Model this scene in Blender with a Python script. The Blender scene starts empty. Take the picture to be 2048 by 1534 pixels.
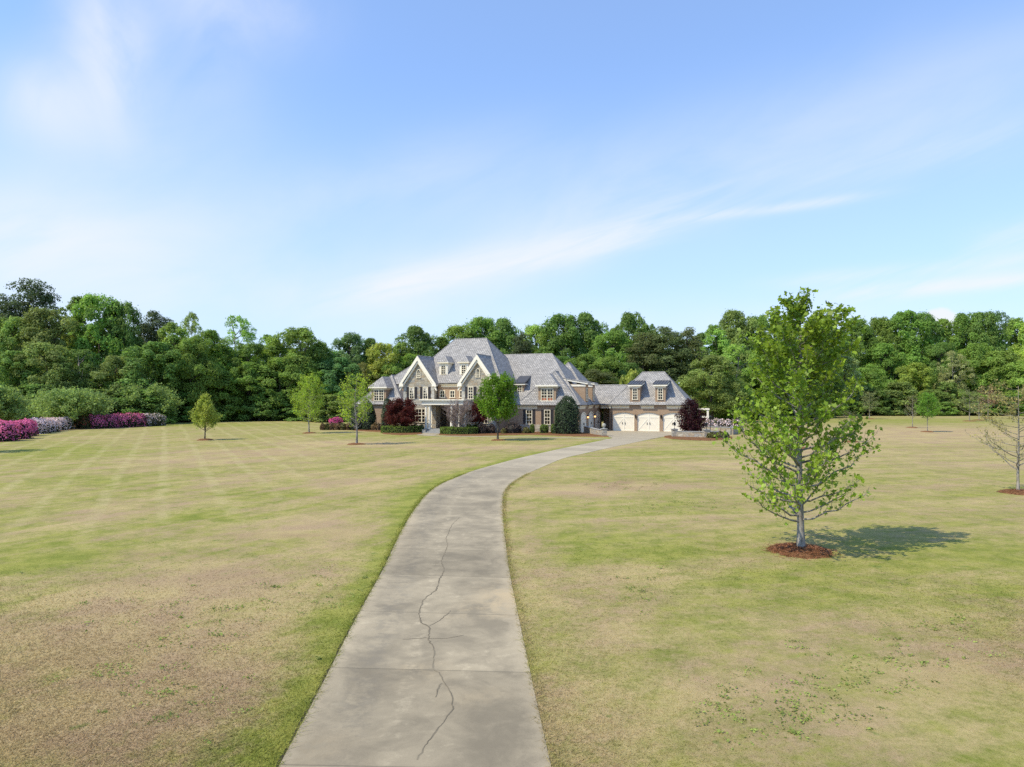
import bpy, bmesh, math, random
import numpy as np
from mathutils import Vector

random.seed(7)
RNG = np.random.default_rng(11)
scene = bpy.context.scene
COL = scene.collection
PI = math.pi

# ------------------------------------------------------------------ camera
FOC, EYE, HOR = 1365.0, 5.0, 795.0          # focal length in photo pixels, drone height, horizon row
cam_d = bpy.data.cameras.new("camera")
cam = bpy.data.objects.new("camera", cam_d)
COL.objects.link(cam)
cam.location = (0, 0, EYE)
cam.rotation_euler = (PI / 2, 0, 0)
cam_d.sensor_width = 36.0
cam_d.lens = FOC / 2048 * 36.0
cam_d.shift_y = (HOR - 767.0) / 2048
cam_d.clip_start = 0.1
cam_d.clip_end = 20000
scene.camera = cam
scene.render.resolution_x, scene.render.resolution_y = 1024, 767
scene.view_settings.view_transform = 'Standard'
scene.view_settings.look = 'None'
scene.view_settings.exposure = 0


def ground_at(px, py, z=0.0):
    """survey: where the line of sight through a photo pixel meets height z"""
    d = FOC * (EYE - z) / (py - HOR)
    return ((px - 1024) / FOC * d, d)


def at_dist(px, d):
    return ((px - 1024) / FOC * d, d)


# ------------------------------------------------------------------ object helpers
def tag(o, label=None, cat=None, group=None, kind=None):
    if label: o["label"] = label
    if cat: o["category"] = cat
    if group: o["group"] = group
    if kind: o["kind"] = kind
    return o


def empty(name, loc, rz=0.0):
    o = bpy.data.objects.new(name, None)
    COL.objects.link(o)
    o.location = loc
    o.rotation_euler = (0, 0, rz)
    o.empty_display_size = 0.3
    return o


def link(name, me, mat=None, parent=None, loc=(0, 0, 0)):
    o = bpy.data.objects.new(name, me)
    COL.objects.link(o)
    if mat is not None and not me.materials:
        me.materials.append(mat)
    if parent is not None:
        o.parent = parent
    o.location = loc
    return o


class MB:
    """collects polygons, then links them as one mesh object"""
    def __init__(s):
        s.v, s.f = [], []

    def poly(s, pts):
        i = len(s.v)
        s.v += [tuple(p) for p in pts]
        s.f.append(tuple(range(i, i + len(pts))))

    def box(s, x0, x1, y0, y1, z0, z1):
        i = len(s.v)
        s.v += [(x0, y0, z0), (x1, y0, z0), (x1, y1, z0), (x0, y1, z0), (x0, y0, z1), (x1, y0, z1), (x1, y1, z1), (x0, y1, z1)]
        for f in ((0, 3, 2, 1), (4, 5, 6, 7), (0, 1, 5, 4), (1, 2, 6, 5), (2, 3, 7, 6), (3, 0, 4, 7)):
            s.f.append(tuple(i + k for k in f))

    def solid(s, verts, faces):
        i = len(s.v)
        s.v += [tuple(p) for p in verts]
        for f in faces:
            s.f.append(tuple(i + k for k in f))

    def prism_y(s, prof, y0, y1):
        """profile in (x, z), counter clockwise seen from -y, extruded along y"""
        n = len(prof)
        i = len(s.v)
        s.v += [(x, y0, z) for x, z in prof] + [(x, y1, z) for x, z in prof]
        s.f.append(tuple(i + k for k in range(n)))
        s.f.append(tuple(i + n + k for k in reversed(range(n))))
        for k in range(n):
            a, b = k, (k + 1) % n
            s.f.append((i + b, i + a, i + n + a, i + n + b))

    def cyl(s, cx, cy, z0, z1, r0, r1, n=14):
        i = len(s.v)
        for z, r in ((z0, r0), (z1, r1)):
            s.v += [(cx + r * math.cos(2 * PI * k / n), cy + r * math.sin(2 * PI * k / n), z) for k in range(n)]
        for k in range(n):
            b = (k + 1) % n
            s.f.append((i + k, i + b, i + n + b, i + n + k))
        s.f.append(tuple(i + n + k for k in range(n)))
        s.f.append(tuple(i + k for k in reversed(range(n))))

    def tube(s, pts, rad, n=5):
        i = len(s.v)
        m = len(pts)
        for j, p in enumerate(pts):
            p = Vector(p)
            d = (Vector(pts[min(j + 1, m - 1)]) - Vector(pts[max(j - 1, 0)])).normalized()
            a = d.cross(Vector((0.13, 0.31, 1)) if abs(d.z) < .9 else Vector((1, .2, 0))).normalized()
            b = d.cross(a)
            for k in range(n):
                t = 2 * PI * k / n
                s.v.append(tuple(p + (a * math.cos(t) + b * math.sin(t)) * rad[j]))
        for j in range(m - 1):
            for k in range(n):
                q = (k + 1) % n
                s.f.append((i + j * n + k, i + (j + 1) * n + k, i + (j + 1) * n + q, i + j * n + q))
        s.f.append(tuple(i + (m - 1) * n + k for k in range(n)))

    def mesh(s, name, uv=False, smooth=False):
        me = bpy.data.meshes.new(name)
        me.from_pydata(s.v, [], s.f)
        me.validate()
        bm = bmesh.new(); bm.from_mesh(me)
        bmesh.ops.recalc_face_normals(bm, faces=bm.faces)
        if uv:
            lay = bm.loops.layers.uv.new("UVMap")
            for f in bm.faces:
                n = f.normal
                if abs(n.z) < .985:
                    t = Vector((-n.y, n.x, 0)).normalized(); b = n.cross(t)
                else:
                    t, b = Vector((1, 0, 0)), Vector((0, 1, 0))
                for l in f.loops:
                    l[lay].uv = (l.vert.co.dot(t), l.vert.co.dot(b))
        if smooth:
            for f in bm.faces: f.smooth = True
        bm.to_mesh(me); bm.free()
        return me

    def build(s, name, mat, parent=None, loc=(0, 0, 0), uv=False, smooth=False):
        return link(name, s.mesh(name, uv, smooth), mat, parent, loc)


def np_mesh(name, verts, k, attr=None, smooth=False):
    """mesh of k-gons from an (n*k, 3) array; attr: one float per polygon, stored on its corners' points"""
    n = len(verts) // k
    me = bpy.data.meshes.new(name)
    me.vertices.add(n * k)
    me.vertices.foreach_set("co", np.ascontiguousarray(verts, dtype=np.float32).ravel())
    me.loops.add(n * k)
    me.loops.foreach_set("vertex_index", np.arange(n * k, dtype=np.int32))
    me.polygons.add(n)
    me.polygons.foreach_set("loop_start", np.arange(0, n * k, k, dtype=np.int32))
    if attr is not None:
        a = me.attributes.new("tint", 'FLOAT', 'POINT')
        a.data.foreach_set("value", np.repeat(np.asarray(attr, dtype=np.float32), k))
    me.update(calc_edges=True)
    return me


def norm(a):
    return a / np.maximum(np.linalg.norm(a, axis=1, keepdims=True), 1e-9)


QUAD = np.array([(-.5, 0, 0), (0, -.34, .08), (.5, 0, 0), (0, .34, .08)])
SPRAY = np.array([(-.5, -.05, 0), (-.12, -.3, .06), (.1, -.14, .1), (.5, -.1, 0), (.16, .12, .1), (-.05, .38, .05)])
TULIP = np.array([(0, -.45, 0), (.28, -.4, .06), (.5, -.12, .14), (.3, 0, .06), (.42, .42, .1), (0, .3, 0),
                  (-.42, .42, .1), (-.3, 0, .06), (-.5, -.12, .14), (-.28, -.4, .06)])


def leaf_verts(c, nrm, size, tmpl, rng, align=None):
    n = len(c)
    nrm = norm(nrm)
    r = rng.normal(size=(n, 3)) if align is None else align
    t = norm(np.cross(nrm, r))
    b = np.cross(nrm, t)
    s = np.asarray(size).reshape(-1, 1, 1) if np.ndim(size) else size
    v = c[:, None, :] + s * (tmpl[None, :, 0:1] * t[:, None] + tmpl[None, :, 1:2] * b[:, None] + tmpl[None, :, 2:3] * nrm[:, None])
    return v.reshape(-1, 3)


# ------------------------------------------------------------------ materials
def new_mat(name):
    m = bpy.data.materials.new(name)
    m.use_nodes = True
    nt = m.node_tree
    nt.nodes.clear()
    out = nt.nodes.new("ShaderNodeOutputMaterial")
    return m, nt, out


class NT:
    def __init__(s, nt): s.t = nt
    def n(s, typ, **kw):
        o = s.t.nodes.new("ShaderNode" + typ)
        for k, v in kw.items(): setattr(o, k, v)
        return o
    def l(s, a, b): s.t.links.new(a, b)
    def put(s, sock, v):
        if isinstance(v, bpy.types.NodeSocket): s.t.links.new(v, sock)
        else: sock.default_value = v
    def m(s, op, a, b=0.0, c=0.0, clamp=False):
        o = s.n("Math", operation=op, use_clamp=clamp)
        s.put(o.inputs[0], a); s.put(o.inputs[1], b); s.put(o.inputs[2], c)
        return o.outputs[0]
    def mix(s, f, a, b, typ='MIX'):
        o = s.n("Mix", data_type='RGBA', blend_type=typ)
        o.clamp_factor = True; o.clamp_result = False
        s.put(o.inputs[0], f)
        s.put(o.inputs[6], a if isinstance(a, bpy.types.NodeSocket) else (*a, 1) if len(a) == 3 else a)
        s.put(o.inputs[7], b if isinstance(b, bpy.types.NodeSocket) else (*b, 1) if len(b) == 3 else b)
        return o.outputs[2]
    def noise(s, vec, scale, detail=4, rough=.55, dist=0.0):
        o = s.n("TexNoise")
        if vec is not None: s.l(vec, o.inputs["Vector"])
        o.inputs["Scale"].default_value = scale
        o.inputs["Detail"].default_value = detail
        o.inputs["Roughness"].default_value = rough
        o.inputs["Distortion"].default_value = dist
        return o.outputs[0]
    def mapv(s, vec, scale=(1, 1, 1), rot=(0, 0, 0), loc=(0, 0, 0)):
        if any(rot):            # turn first, then stretch
            r = s.n("Mapping"); s.l(vec, r.inputs[0]); r.inputs["Rotation"].default_value = rot; vec = r.outputs[0]
        o = s.n("Mapping")
        s.l(vec, o.inputs[0])
        o.inputs["Scale"].default_value = scale
        o.inputs["Location"].default_value = loc
        return o.outputs[0]
    def ramp(s, f, lo, hi):
        o = s.n("MapRange", interpolation_type='SMOOTHSTEP')
        s.put(o.inputs[0], f); o.inputs[1].default_value = lo; o.inputs[2].default_value = hi
        return o.outputs[0]
    def attr(s, name): return s.n("Attribute", attribute_name=name)
    def principled(s, out, color, rough=.8, spec=.3, bump=None, bstr=.3, bdist=.02, metal=0.0):
        p = s.n("BsdfPrincipled")
        s.put(p.inputs["Base Color"], color if isinstance(color, bpy.types.NodeSocket) else (*color, 1))
        s.put(p.inputs["Roughness"], rough)
        p.inputs["Specular IOR Level"].default_value = spec
        p.inputs["Metallic"].default_value = metal
        if bump is not None:
            b = s.n("Bump"); b.inputs["Strength"].default_value = bstr; b.inputs["Distance"].default_value = bdist
            s.l(bump, b.inputs["Height"]); s.l(b.outputs[0], p.inputs["Normal"])
        s.l(p.outputs[0], out.inputs[0])
        return p


def plain(name, color, rough=.7, spec=.3, var=.12, scale=3.0, metal=0.0):
    m, nt, out = new_mat(name); N = NT(nt)
    pos = N.n("NewGeometry").outputs["Position"]
    f = N.noise(pos, scale, 5, .6)
    c = N.mix(f, tuple(x * (1 - var) for x in color), tuple(min(1, x * (1 + var)) for x in color))
    N.principled(out, c, rough, spec, metal=metal)
    return m


def foliage_mat(name, color=None, trans=.3, flower=None, hue=.07, rough=.55):
    """leaf shader: colour from the object's own colour (trees) or fixed; 'tint' varies leaf by leaf"""
    m, nt, out = new_mat(name); N = NT(nt)
    if color is None:
        base = N.n("ObjectInfo").outputs["Color"]
    else:
        rgb = N.n("RGB"); rgb.outputs[0].default_value = (*color, 1); base = rgb.outputs[0]
    t = N.attr("tint").outputs["Fac"]
    pos = N.n("NewGeometry").outputs["Position"]
    big = N.noise(pos, .35, 2, .5)
    hsv = N.n("HueSaturation")
    N.l(base, hsv.inputs["Color"])
    N.put(hsv.inputs["Hue"], N.m('ADD', .5 - hue * .25, N.m('MULTIPLY', N.noise(pos, .8, 2, .5), hue * .5)))
    N.put(hsv.inputs["Value"], N.m('MULTIPLY', t, N.m('ADD', .7, N.m('MULTIPLY', big, .6))))
    col = hsv.outputs[0]
    if flower is not None:
        fc = N.mix(N.m('FRACT', N.m('MULTIPLY', t, 37.7)), tuple(x * .78 for x in flower), flower)
        col = N.mix(N.m('GREATER_THAN', t, 1.5), col, fc)
    p = N.n("BsdfPrincipled")
    N.l(col, p.inputs["Base Color"]); p.inputs["Roughness"].default_value = rough
    p.inputs["Specular IOR Level"].default_value = .25
    tr = N.n("BsdfTranslucent")
    N.l(N.mix(.5, col, N.mix(1.0, col, (1.0, .95, .35), 'MULTIPLY')), tr.inputs["Color"])
    mx = N.n("MixShader"); mx.inputs[0].default_value = trans
    N.l(p.outputs[0], mx.inputs[1]); N.l(tr.outputs[0], mx.inputs[2]); N.l(mx.outputs[0], out.inputs[0])
    return m


def bark_mat(name, c0, c1, scale=6):
    m, nt, out = new_mat(name); N = NT(nt)
    pos = N.n("NewGeometry").outputs["Position"]
    f = N.noise(N.mapv(pos, (1, 1, .25)), scale, 6, .65)
    N.principled(out, N.mix(N.ramp(f, .35, .65), c0, c1), .9, .1, f, .6, .03)
    return m


def lawn_material(name, blades=False):
    m, nt, out = new_mat(name); N = NT(nt)
    g = N.n("NewGeometry"); pos = g.outputs["Position"]
    sep = N.n("SeparateXYZ"); N.l(pos, sep.inputs[0])
    X, Y = sep.outputs[0], sep.outputs[1]
    dry = N.attr("dry").outputs["Fac"]; green = N.attr("green").outputs["Fac"]; bare = N.attr("bare").outputs["Fac"]
    flat = N.mapv(pos, (1, 1, 0))
    along = N.mapv(flat, (1.0, .14, 1), (0, 0, math.radians(24)))      # streaks that run up the lawn, left of the drive
    across = N.mapv(flat, (.16, 1.0, 1), (0, 0, math.radians(-14)))    # mowing passes that run across, right and far
    sidef = N.ramp(N.m('ADD', X, N.m('MULTIPLY', Y, -.02)), -4.0, 5.0)
    s1 = N.m('ADD', N.m('MULTIPLY', N.noise(along, .55, 6, .6, .6), N.m('SUBTRACT', 1.0, sidef)),
             N.m('MULTIPLY', N.noise(across, .45, 6, .6, .6), sidef))
    big = N.noise(flat, .075, 5, .6)
    mid = N.noise(flat, .7, 6, .65, .4)
    fine = N.noise(flat, 7.0, 5, .75)
    vfine = N.noise(flat, 42.0, 4, .8)
    # how dry: 0 green .. 1 straw
    tuft = N.noise(flat, 2.3, 6, .7, .5)
    d = N.m('ADD', N.m('MULTIPLY', s1, 1.5), N.m('MULTIPLY', big, .45))
    d = N.m('ADD', d, N.m('MULTIPLY', mid, 1.1))
    d = N.m('ADD', d, N.m('MULTIPLY', tuft, 1.15))
    strk = N.m('ADD', N.m('MULTIPLY', N.noise(N.mapv(flat, (3.4, .30, 1), (0, 0, math.radians(24))), 1.0, 5, .7), N.m('SUBTRACT', 1.0, sidef)),
               N.m('MULTIPLY', N.noise(N.mapv(flat, (.30, 2.8, 1), (0, 0, math.radians(-20))), 1.0, 5, .7), sidef))
    d = N.m('ADD', d, N.m('MULTIPLY', N.m('ADD', N.m('MULTIPLY', fine, .55), N.m('MULTIPLY', strk, .45)), 1.45))
    d = N.m('ADD', N.m('ADD', d, N.m('MULTIPLY', dry, .62)), N.m('MULTIPLY', green, -.48))
    f = N.ramp(d, 2.30, 3.36)
    straw = N.mix(N.ramp(N.noise(flat, .33, 4, .6), .38, .62), (.405, .322, .160), (.352, .258, .156))
    grass = N.mix(N.ramp(N.noise(flat, 1.1, 4, .6), .35, .65), (.178, .204, .040), (.275, .275, .068))
    c = N.mix(f, grass, straw)
    soil = N.m('MULTIPLY', bare, N.ramp(N.m('ADD', mid, N.m('MULTIPLY', fine, .6)), .62, 1.0))
    c = N.mix(soil, c, (.285, .205, .118))
    # weeds: small dark green tufts
    wd = N.ramp(N.m('ADD', N.noise(flat, 1.9, 3, .5), N.m('MULTIPLY', N.noise(flat, .12, 2, .5), .35)), .86, .92)
    c = N.mix(N.m('MULTIPLY', wd, .55), c, (.11, .17, .035))
    # mowing stripes on the left lawn, running away towards the azaleas
    ang = math.radians(-27)
    q = N.m('ADD', N.m('MULTIPLY', X, math.cos(ang)), N.m('MULTIPLY', Y, -math.sin(ang)))
    st = N.m('SINE', N.m('ADD', N.m('MULTIPLY', q, 2 * PI / 2.6), N.m('MULTIPLY', big, 3.0)))
    zone = N.m('MULTIPLY', N.ramp(N.m('ADD', X, N.m('MULTIPLY', Y, .12)), -3.0, -14.0), N.ramp(Y, 18.0, 34.0))
    c = N.mix(N.m('MULTIPLY', N.m('MULTIPLY', zone, N.m('MULTIPLY', N.ramp(mid, .3, .7), .55)), N.ramp(st, .55, 1.0)), c, (.42, .37, .18))
    # grain
    gr = N.m('ADD', .38, N.m('MULTIPLY', N.m('ADD', N.m('MULTIPLY', vfine, .55), N.m('MULTIPLY', fine, .45)), 1.22))
    gg = N.n("CombineColor"); [N.l(gr, gg.inputs[i]) for i in range(3)]
    c = N.mix(1.0, c, gg.outputs[0], 'MULTIPLY')
    if blades:
        hv = N.attr("tint").outputs["Fac"]
        hc = N.n("CombineColor"); [N.l(hv, hc.inputs[i]) for i in range(3)]
        c = N.mix(1.0, c, hc.outputs[0], 'MULTIPLY')
        p = N.n("BsdfDiffuse"); N.l(c, p.inputs[0])
        t = N.n("BsdfTranslucent"); N.l(c, t.inputs[0])
        mx = N.n("MixShader"); mx.inputs[0].default_value = .4
        N.l(p.outputs[0], mx.inputs[1]); N.l(t.outputs[0], mx.inputs[2]); N.l(mx.outputs[0], out.inputs[0])
    else:
        N.principled(out, c, .95, .05, N.m('ADD', fine, N.m('MULTIPLY', vfine, .7)), .55, .05)
    return m


def concrete_material(name, jointed=True):
    m, nt, out = new_mat(name); N = NT(nt)
    pos = N.n("NewGeometry").outputs["Position"]
    uv = N.n("UVMap").outputs[0]
    su = N.n("SeparateXYZ"); N.l(uv, su.inputs[0])
    U, V = su.outputs[0], su.outputs[1]
    flat = N.mapv(pos, (1, 1, 0))
    a = N.noise(flat, .55, 6, .62, .5)
    b = N.noise(flat, 3.2, 7, .7)
    g = N.noise(flat, 45, 4, .75)
    long_ = N.noise(flat, 1.3, 7, .68, .8)
    c = N.mix(N.ramp(N.m('ADD', N.m('MULTIPLY', a, .6), N.m('MULTIPLY', long_, .4)), .36, .64), (.212, .180, .128), (.340, .287, .200))
    c = N.mix(N.ramp(N.m('ADD', N.m('MULTIPLY', b, .55), N.m('MULTIPLY', a, .45)), .54, .68), c, (.41, .35, .245))
    if jointed:
        # edges bleached and scuffed, dark tyre side on the left
        e = N.m('MINIMUM', U, N.m('SUBTRACT', 3.7, U))
        edge = N.m('MULTIPLY', N.ramp(N.m('ADD', e, N.m('MULTIPLY', N.m('SUBTRACT', b, .5), 1.1)),   .42, .0), .5)
        c = N.mix(edge, c, (.41, .345, .24))
        lft = N.m('MULTIPLY', N.ramp(N.m('ABSOLUTE', N.m('SUBTRACT', U, .75)), .55, .1), N.ramp(b, .42, .6))
        c = N.mix(N.m('MULTIPLY', lft, .5), c, (.165, .146, .115))
        trk = N.ramp(N.m('ABSOLUTE', N.m('SUBTRACT', N.m('ADD', U, N.m('MULTIPLY', a, .5)), 1.75)), .22, .02)
        c = N.mix(N.m('MULTIPLY', trk, N.m('MULTIPLY', N.ramp(b, .45, .62), .5)), c, (.43, .365, .255))
        dust = N.attr("dust").outputs["Fac"]
        c = N.mix(N.m('MULTIPLY', dust, N.ramp(N.m('ADD', b, a), .8, 1.15)), c, (.42, .33, .205))
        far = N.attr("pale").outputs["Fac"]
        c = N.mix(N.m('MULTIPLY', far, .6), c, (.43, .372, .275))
        wn_ = N.n("TexWhiteNoise", noise_dimensions='1D')
        N.l(N.m('FLOOR', N.m('ADD', N.m('DIVIDE', V, 3.3), .5)), wn_.inputs["W"])
        sv = N.m('ADD', .88, N.m('MULTIPLY', wn_.outputs["Value"], .22))
        sg = N.n("CombineColor"); [N.l(sv, sg.inputs[i]) for i in range(3)]
        c = N.mix(1.0, c, sg.outputs[0], 'MULTIPLY')
        # sawn expansion joints every 3.3 m
        fr = N.m('ABSOLUTE', N.m('SUBTRACT', N.m('FRACT', N.m('ADD', N.m('DIVIDE', V, 3.3), N.m('MULTIPLY', N.m('SUBTRACT', b, .5), .004))), .5))
        j = N.ramp(fr, .0075, .002)
        c = N.mix(N.m('MULTIPLY', j, .5), c, (.10, .088, .065))
    else:
        c = N.mix(.45, c, (.43, .37, .27))
    gr = N.m('ADD', .82, N.m('MULTIPLY', g, .36))
    gg = N.n("CombineColor"); [N.l(gr, gg.inputs[i]) for i in range(3)]
    c = N.mix(1.0, c, gg.outputs[0], 'MULTIPLY')
    N.principled(out, c, .88, .2, N.m('ADD', N.m('MULTIPLY', b, .5), N.m('MULTIPLY', g, .5)), .25, .02)
    return m


def brick_material(name, c1, c2, mortar, w, h, ms, var=.5, bstr=.4):
    m, nt, out = new_mat(name); N = NT(nt)
    uv = N.n("UVMap").outputs[0]
    b = N.n("TexBrick"); N.l(uv, b.inputs["Vector"])
    b.inputs["Color1"].default_value = (*c1, 1); b.inputs["Color2"].default_value = (*c2, 1); b.inputs["Mortar"].default_value = (*mortar, 1)
    b.inputs["Scale"].default_value = 1; b.inputs["Mortar Size"].default_value = ms
    b.inputs["Brick Width"].default_value = w; b.inputs["Row Height"].default_value = h
    b.inputs["Bias"].default_value = 0; b.inputs["Mortar Smooth"].default_value = .2
    pos = N.n("NewGeometry").outputs["Position"]
    f = N.m('ADD', 1 - var * .5, N.m('MULTIPLY', N.m('ADD', N.m('MULTIPLY', N.noise(pos, 1.1, 5, .65), .5), N.m('MULTIPLY', N.noise(N.mapv(uv, (1 / w * .9, 1 / h * .9, 1)), 1.0, 2, .5), .5)), var))
    gg = N.n("CombineColor"); [N.l(f, gg.inputs[i]) for i in range(3)]
    c = N.mix(1.0, b.outputs[0], gg.outputs[0], 'MULTIPLY')
    N.principled(out, c, .85, .2, N.m('SUBTRACT', 1.0, b.outputs[1]), bstr, .02)
    return m


def stone_material(name):
    m, nt, out = new_mat(name); N = NT(nt)
    uv = N.n("UVMap").outputs[0]
    wob = N.n("VectorMath", operation='ADD'); N.l(uv, wob.inputs[0])
    nz = N.n("TexNoise"); N.l(uv, nz.inputs["Vector"]); nz.inputs["Scale"].default_value = 1.3
    sc = N.n("VectorMath", operation='SCALE'); N.l(nz.outputs[1], sc.inputs[0]); sc.inputs["Scale"].default_value = .12
    N.l(sc.outputs[0], wob.inputs[1])
    mp = N.mapv(wob.outputs[0], (1.9, 3.4, 1))
    v1 = N.n("TexVoronoi", feature='F1', distance='CHEBYCHEV'); N.l(mp, v1.inputs["Vector"]); v1.inputs["Scale"].default_value = 1; v1.inputs["Randomness"].default_value = .8
    v2 = N.n("TexVoronoi", feature='F2', distance='CHEBYCHEV'); N.l(mp, v2.inputs["Vector"]); v2.inputs["Scale"].default_value = 1; v2.inputs["Randomness"].default_value = .8
    gap = N.m('SUBTRACT', v2.outputs["Distance"], v1.outputs["Distance"])
    hs = N.n("SeparateColor"); N.l(v1.outputs["Color"], hs.inputs[0])
    c = N.mix(hs.outputs[0], (.29, .255, .20), (.48, .435, .35))
    c = N.mix(N.m('MULTIPLY', N.m('GREATER_THAN', hs.outputs[1], .72), .6), c, (.32, .22, .13))
    c = N.mix(N.m('MULTIPLY', N.m('LESS_THAN', hs.outputs[2], .2), .7), c, (.24, .25, .26))
    c = N.mix(N.m('MULTIPLY', N.ramp(N.noise(uv, 6, 5, .6), .3, .8), .5), c, (.46, .42, .34))
    mort = N.ramp(gap, .07, .02)
    c = N.mix(N.m('MULTIPLY', mort, .75), c, (.215, .195, .165))
    N.principled(out, c, .9, .15, N.ramp(gap, .0, .15), .6, .03)
    return m


def mulch_material(name):
    m, nt, out = new_mat(name); N = NT(nt)
    pos = N.n("NewGeometry").outputs["Position"]
    a = N.noise(pos, 2.0, 5, .6); b = N.noise(pos, 16, 6, .75, 1.2)
    c = N.mix(N.ramp(b, .35, .65), (.075, .036, .020), (.30, .155, .075))
    c = N.mix(N.m('MULTIPLY', a, .45), c, (.22, .11, .052))
    N.principled(out, c, .95, .05, b, .9, .08)
    return m


M = {}
M['lawn'] = lawn_material("lawn")
M['blades'] = lawn_material("lawn_blades", True)
M['drive'] = concrete_material("driveway_concrete")
M['walk'] = concrete_material("walk_concrete", False)
M['crack'] = plain("crack_dirt", (.155, .134, .10), .95, .05, .4, 9)
M['stain'] = plain("crack_stain", (.235, .202, .147), .95, .05, .25, 12)
M['edge_soil'] = plain("edge_soil", (.05, .045, .03), .95, .05, .4, 6)
M['brick'] = brick_material("brick", (.28, .165, .10), (.36, .235, .15), (.38, .32, .24), .21, .075, .012, .55, .3)
M['slate'] = brick_material("slate_shingles", (.285, .275, .266), (.435, .415, .396), (.125, .12, .12), .36, .27, .03, .85, .8)
M['stone'] = stone_material("fieldstone")
M['cream'] = plain("cream_paint", (.76, .685, .53), .55, .3, .05)
M['white'] = plain("white_paint", (.82, .77, .66), .5, .3, .04)
M['doorcream'] = plain("door_paint", (.78, .72, .60), .55, .3, .05)
M['shutter'] = plain("shutter_paint", (.030, .027, .030), .6, .3, .1)
M['metal'] = plain("dark_metal_roof", (.055, .055, .06), .45, .5, .2)
M['gutter'] = plain("bronze_gutter", (.035, .031, .030), .5, .4, .1)
M['quoin'] = plain("limestone", (.40, .385, .345), .85, .2, .18, 1.6)
M['flag'] = plain("flagstone", (.30, .30, .29), .8, .25, .25, 2)
M['dark'] = plain("dark_interior", (.018, .014, .011), .8, .2, .2)
M['wood'] = plain("dark_wood", (.055, .028, .016), .5, .4, .3, 5)
M['black'] = plain("black_metal", (.015, .015, .016), .5, .4, .1)
M['curtain'] = plain("curtain", (.62, .58, .52), .9, .1, .1)
M['sash'] = plain("red_fabric", (.40, .14, .08), .9, .1, .2)
M['mulch'] = mulch_material("pine_straw")
M['bark_grey'] = bark_mat("bark_grey", (.13, .115, .10), (.33, .31, .28), 9)
M['bark_dark'] = bark_mat("bark_dark", (.045, .037, .03), (.14, .12, .10), 5)
M['bark_pale'] = bark_mat("bark_pale", (.16, .145, .12), (.34, .31, .265), 7)
M['twig'] = bark_mat("grey_pink_twigs", (.17, .125, .11), (.33, .27, .245), 7)
M['leaf'] = foliage_mat("leaf", None, .54)
M['fgleaf'] = foliage_mat("tulip_leaf", None, .45, hue=.10, rough=.42)
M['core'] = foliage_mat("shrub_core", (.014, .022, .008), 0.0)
m, nt, out = new_mat("window_glass"); N = NT(nt)
wn = N.noise(N.n("NewGeometry").outputs["Position"], .9, 2, .5)
N.principled(out, N.mix(N.ramp(wn, .5, .7), (.008, .008, .009), (.05, .024, .015)), .06, .6)
M['glass'] = m
m, nt, out = new_mat("lamp_glow"); N = NT(nt)
em = N.n("Emission"); em.inputs[0].default_value = (1, .55, .22, 1); em.inputs[1].default_value = 2.5
N.l(em.outputs[0], out.inputs[0]); M['glow'] = m

# ------------------------------------------------------------------ light and sky
SUN_EL, SUN_AZ = math.radians(50.5), math.radians(242.5)     # azimuth clockwise from +y: behind the camera, to the left
to_sun = Vector((math.sin(SUN_AZ) * math.cos(SUN_EL), math.cos(SUN_AZ) * math.cos(SUN_EL), math.sin(SUN_EL)))
sd = bpy.data.lights.new("sun", 'SUN')
sd.energy = 5.0; sd.angle = math.radians(.53); sd.color = (1.0, .89, .66)
so = bpy.data.objects.new("sun", sd); COL.objects.link(so)
so.location = to_sun * 60
so.rotation_euler = to_sun.to_track_quat('Z', 'Y').to_euler()

world = bpy.data.worlds.new("World"); scene.world = world; world.use_nodes = True
nt = world.node_tree; nt.nodes.clear(); N = NT(nt)
wout = N.n("OutputWorld"); bg = N.n("Background")
sky = N.n("TexSky", sky_type='NISHITA', sun_disc=False)
sky.sun_elevation = SUN_EL; sky.sun_rotation = SUN_AZ
sky.altitude = 0; sky.air_density = 1.0; sky.dust_density = .6; sky.ozone_density = 2.0
tc = N.n("TexCoord").outputs["Generated"]
sp = N.n("SeparateXYZ"); N.l(tc, sp.inputs[0])
AZ = N.m('ARCTAN2', sp.outputs[0], sp.outputs[1]); EL = N.m('ARCSINE', sp.outputs[2])


def sky_ang(px, py):
    x, z = (px - 1024) / FOC, (HOR - py) / FOC
    return math.atan(x), math.atan(z / math.hypot(1, x))


cmb = N.n("CombineXYZ"); N.l(AZ, cmb.inputs[0]); N.l(EL, cmb.inputs[1])
sph = cmb.outputs[0]


def band(p0, p1, width, soft_ends=.25):
    """soft strip of cirrus between two sky directions"""
    a, b = sky_ang(*p0), sky_ang(*p1)
    dx, dy = b[0] - a[0], b[1] - a[1]
    L = math.hypot(dx, dy); dx, dy = dx / L, dy / L
    X = N.m('SUBTRACT', AZ, a[0]); Yv = N.m('SUBTRACT', EL, a[1])
    u = N.m('ADD', N.m('MULTIPLY', X, dx), N.m('MULTIPLY', Yv, dy))
    v = N.m('ADD', N.m('MULTIPLY', X, -dy), N.m('MULTIPLY', Yv, dx))
    w = width / FOC
    g = N.m('POWER', 2.718, N.m('MULTIPLY', N.m('POWER', N.m('ABSOLUTE', N.m('DIVIDE', v, w)), 2.0), -1.0))
    e = N.m('MULTIPLY', N.ramp(u, -soft_ends * L, soft_ends * L), N.ramp(u, L * (1 + soft_ends), L * (1 - soft_ends)))
    return N.m('MULTIPLY', g, e)


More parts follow.
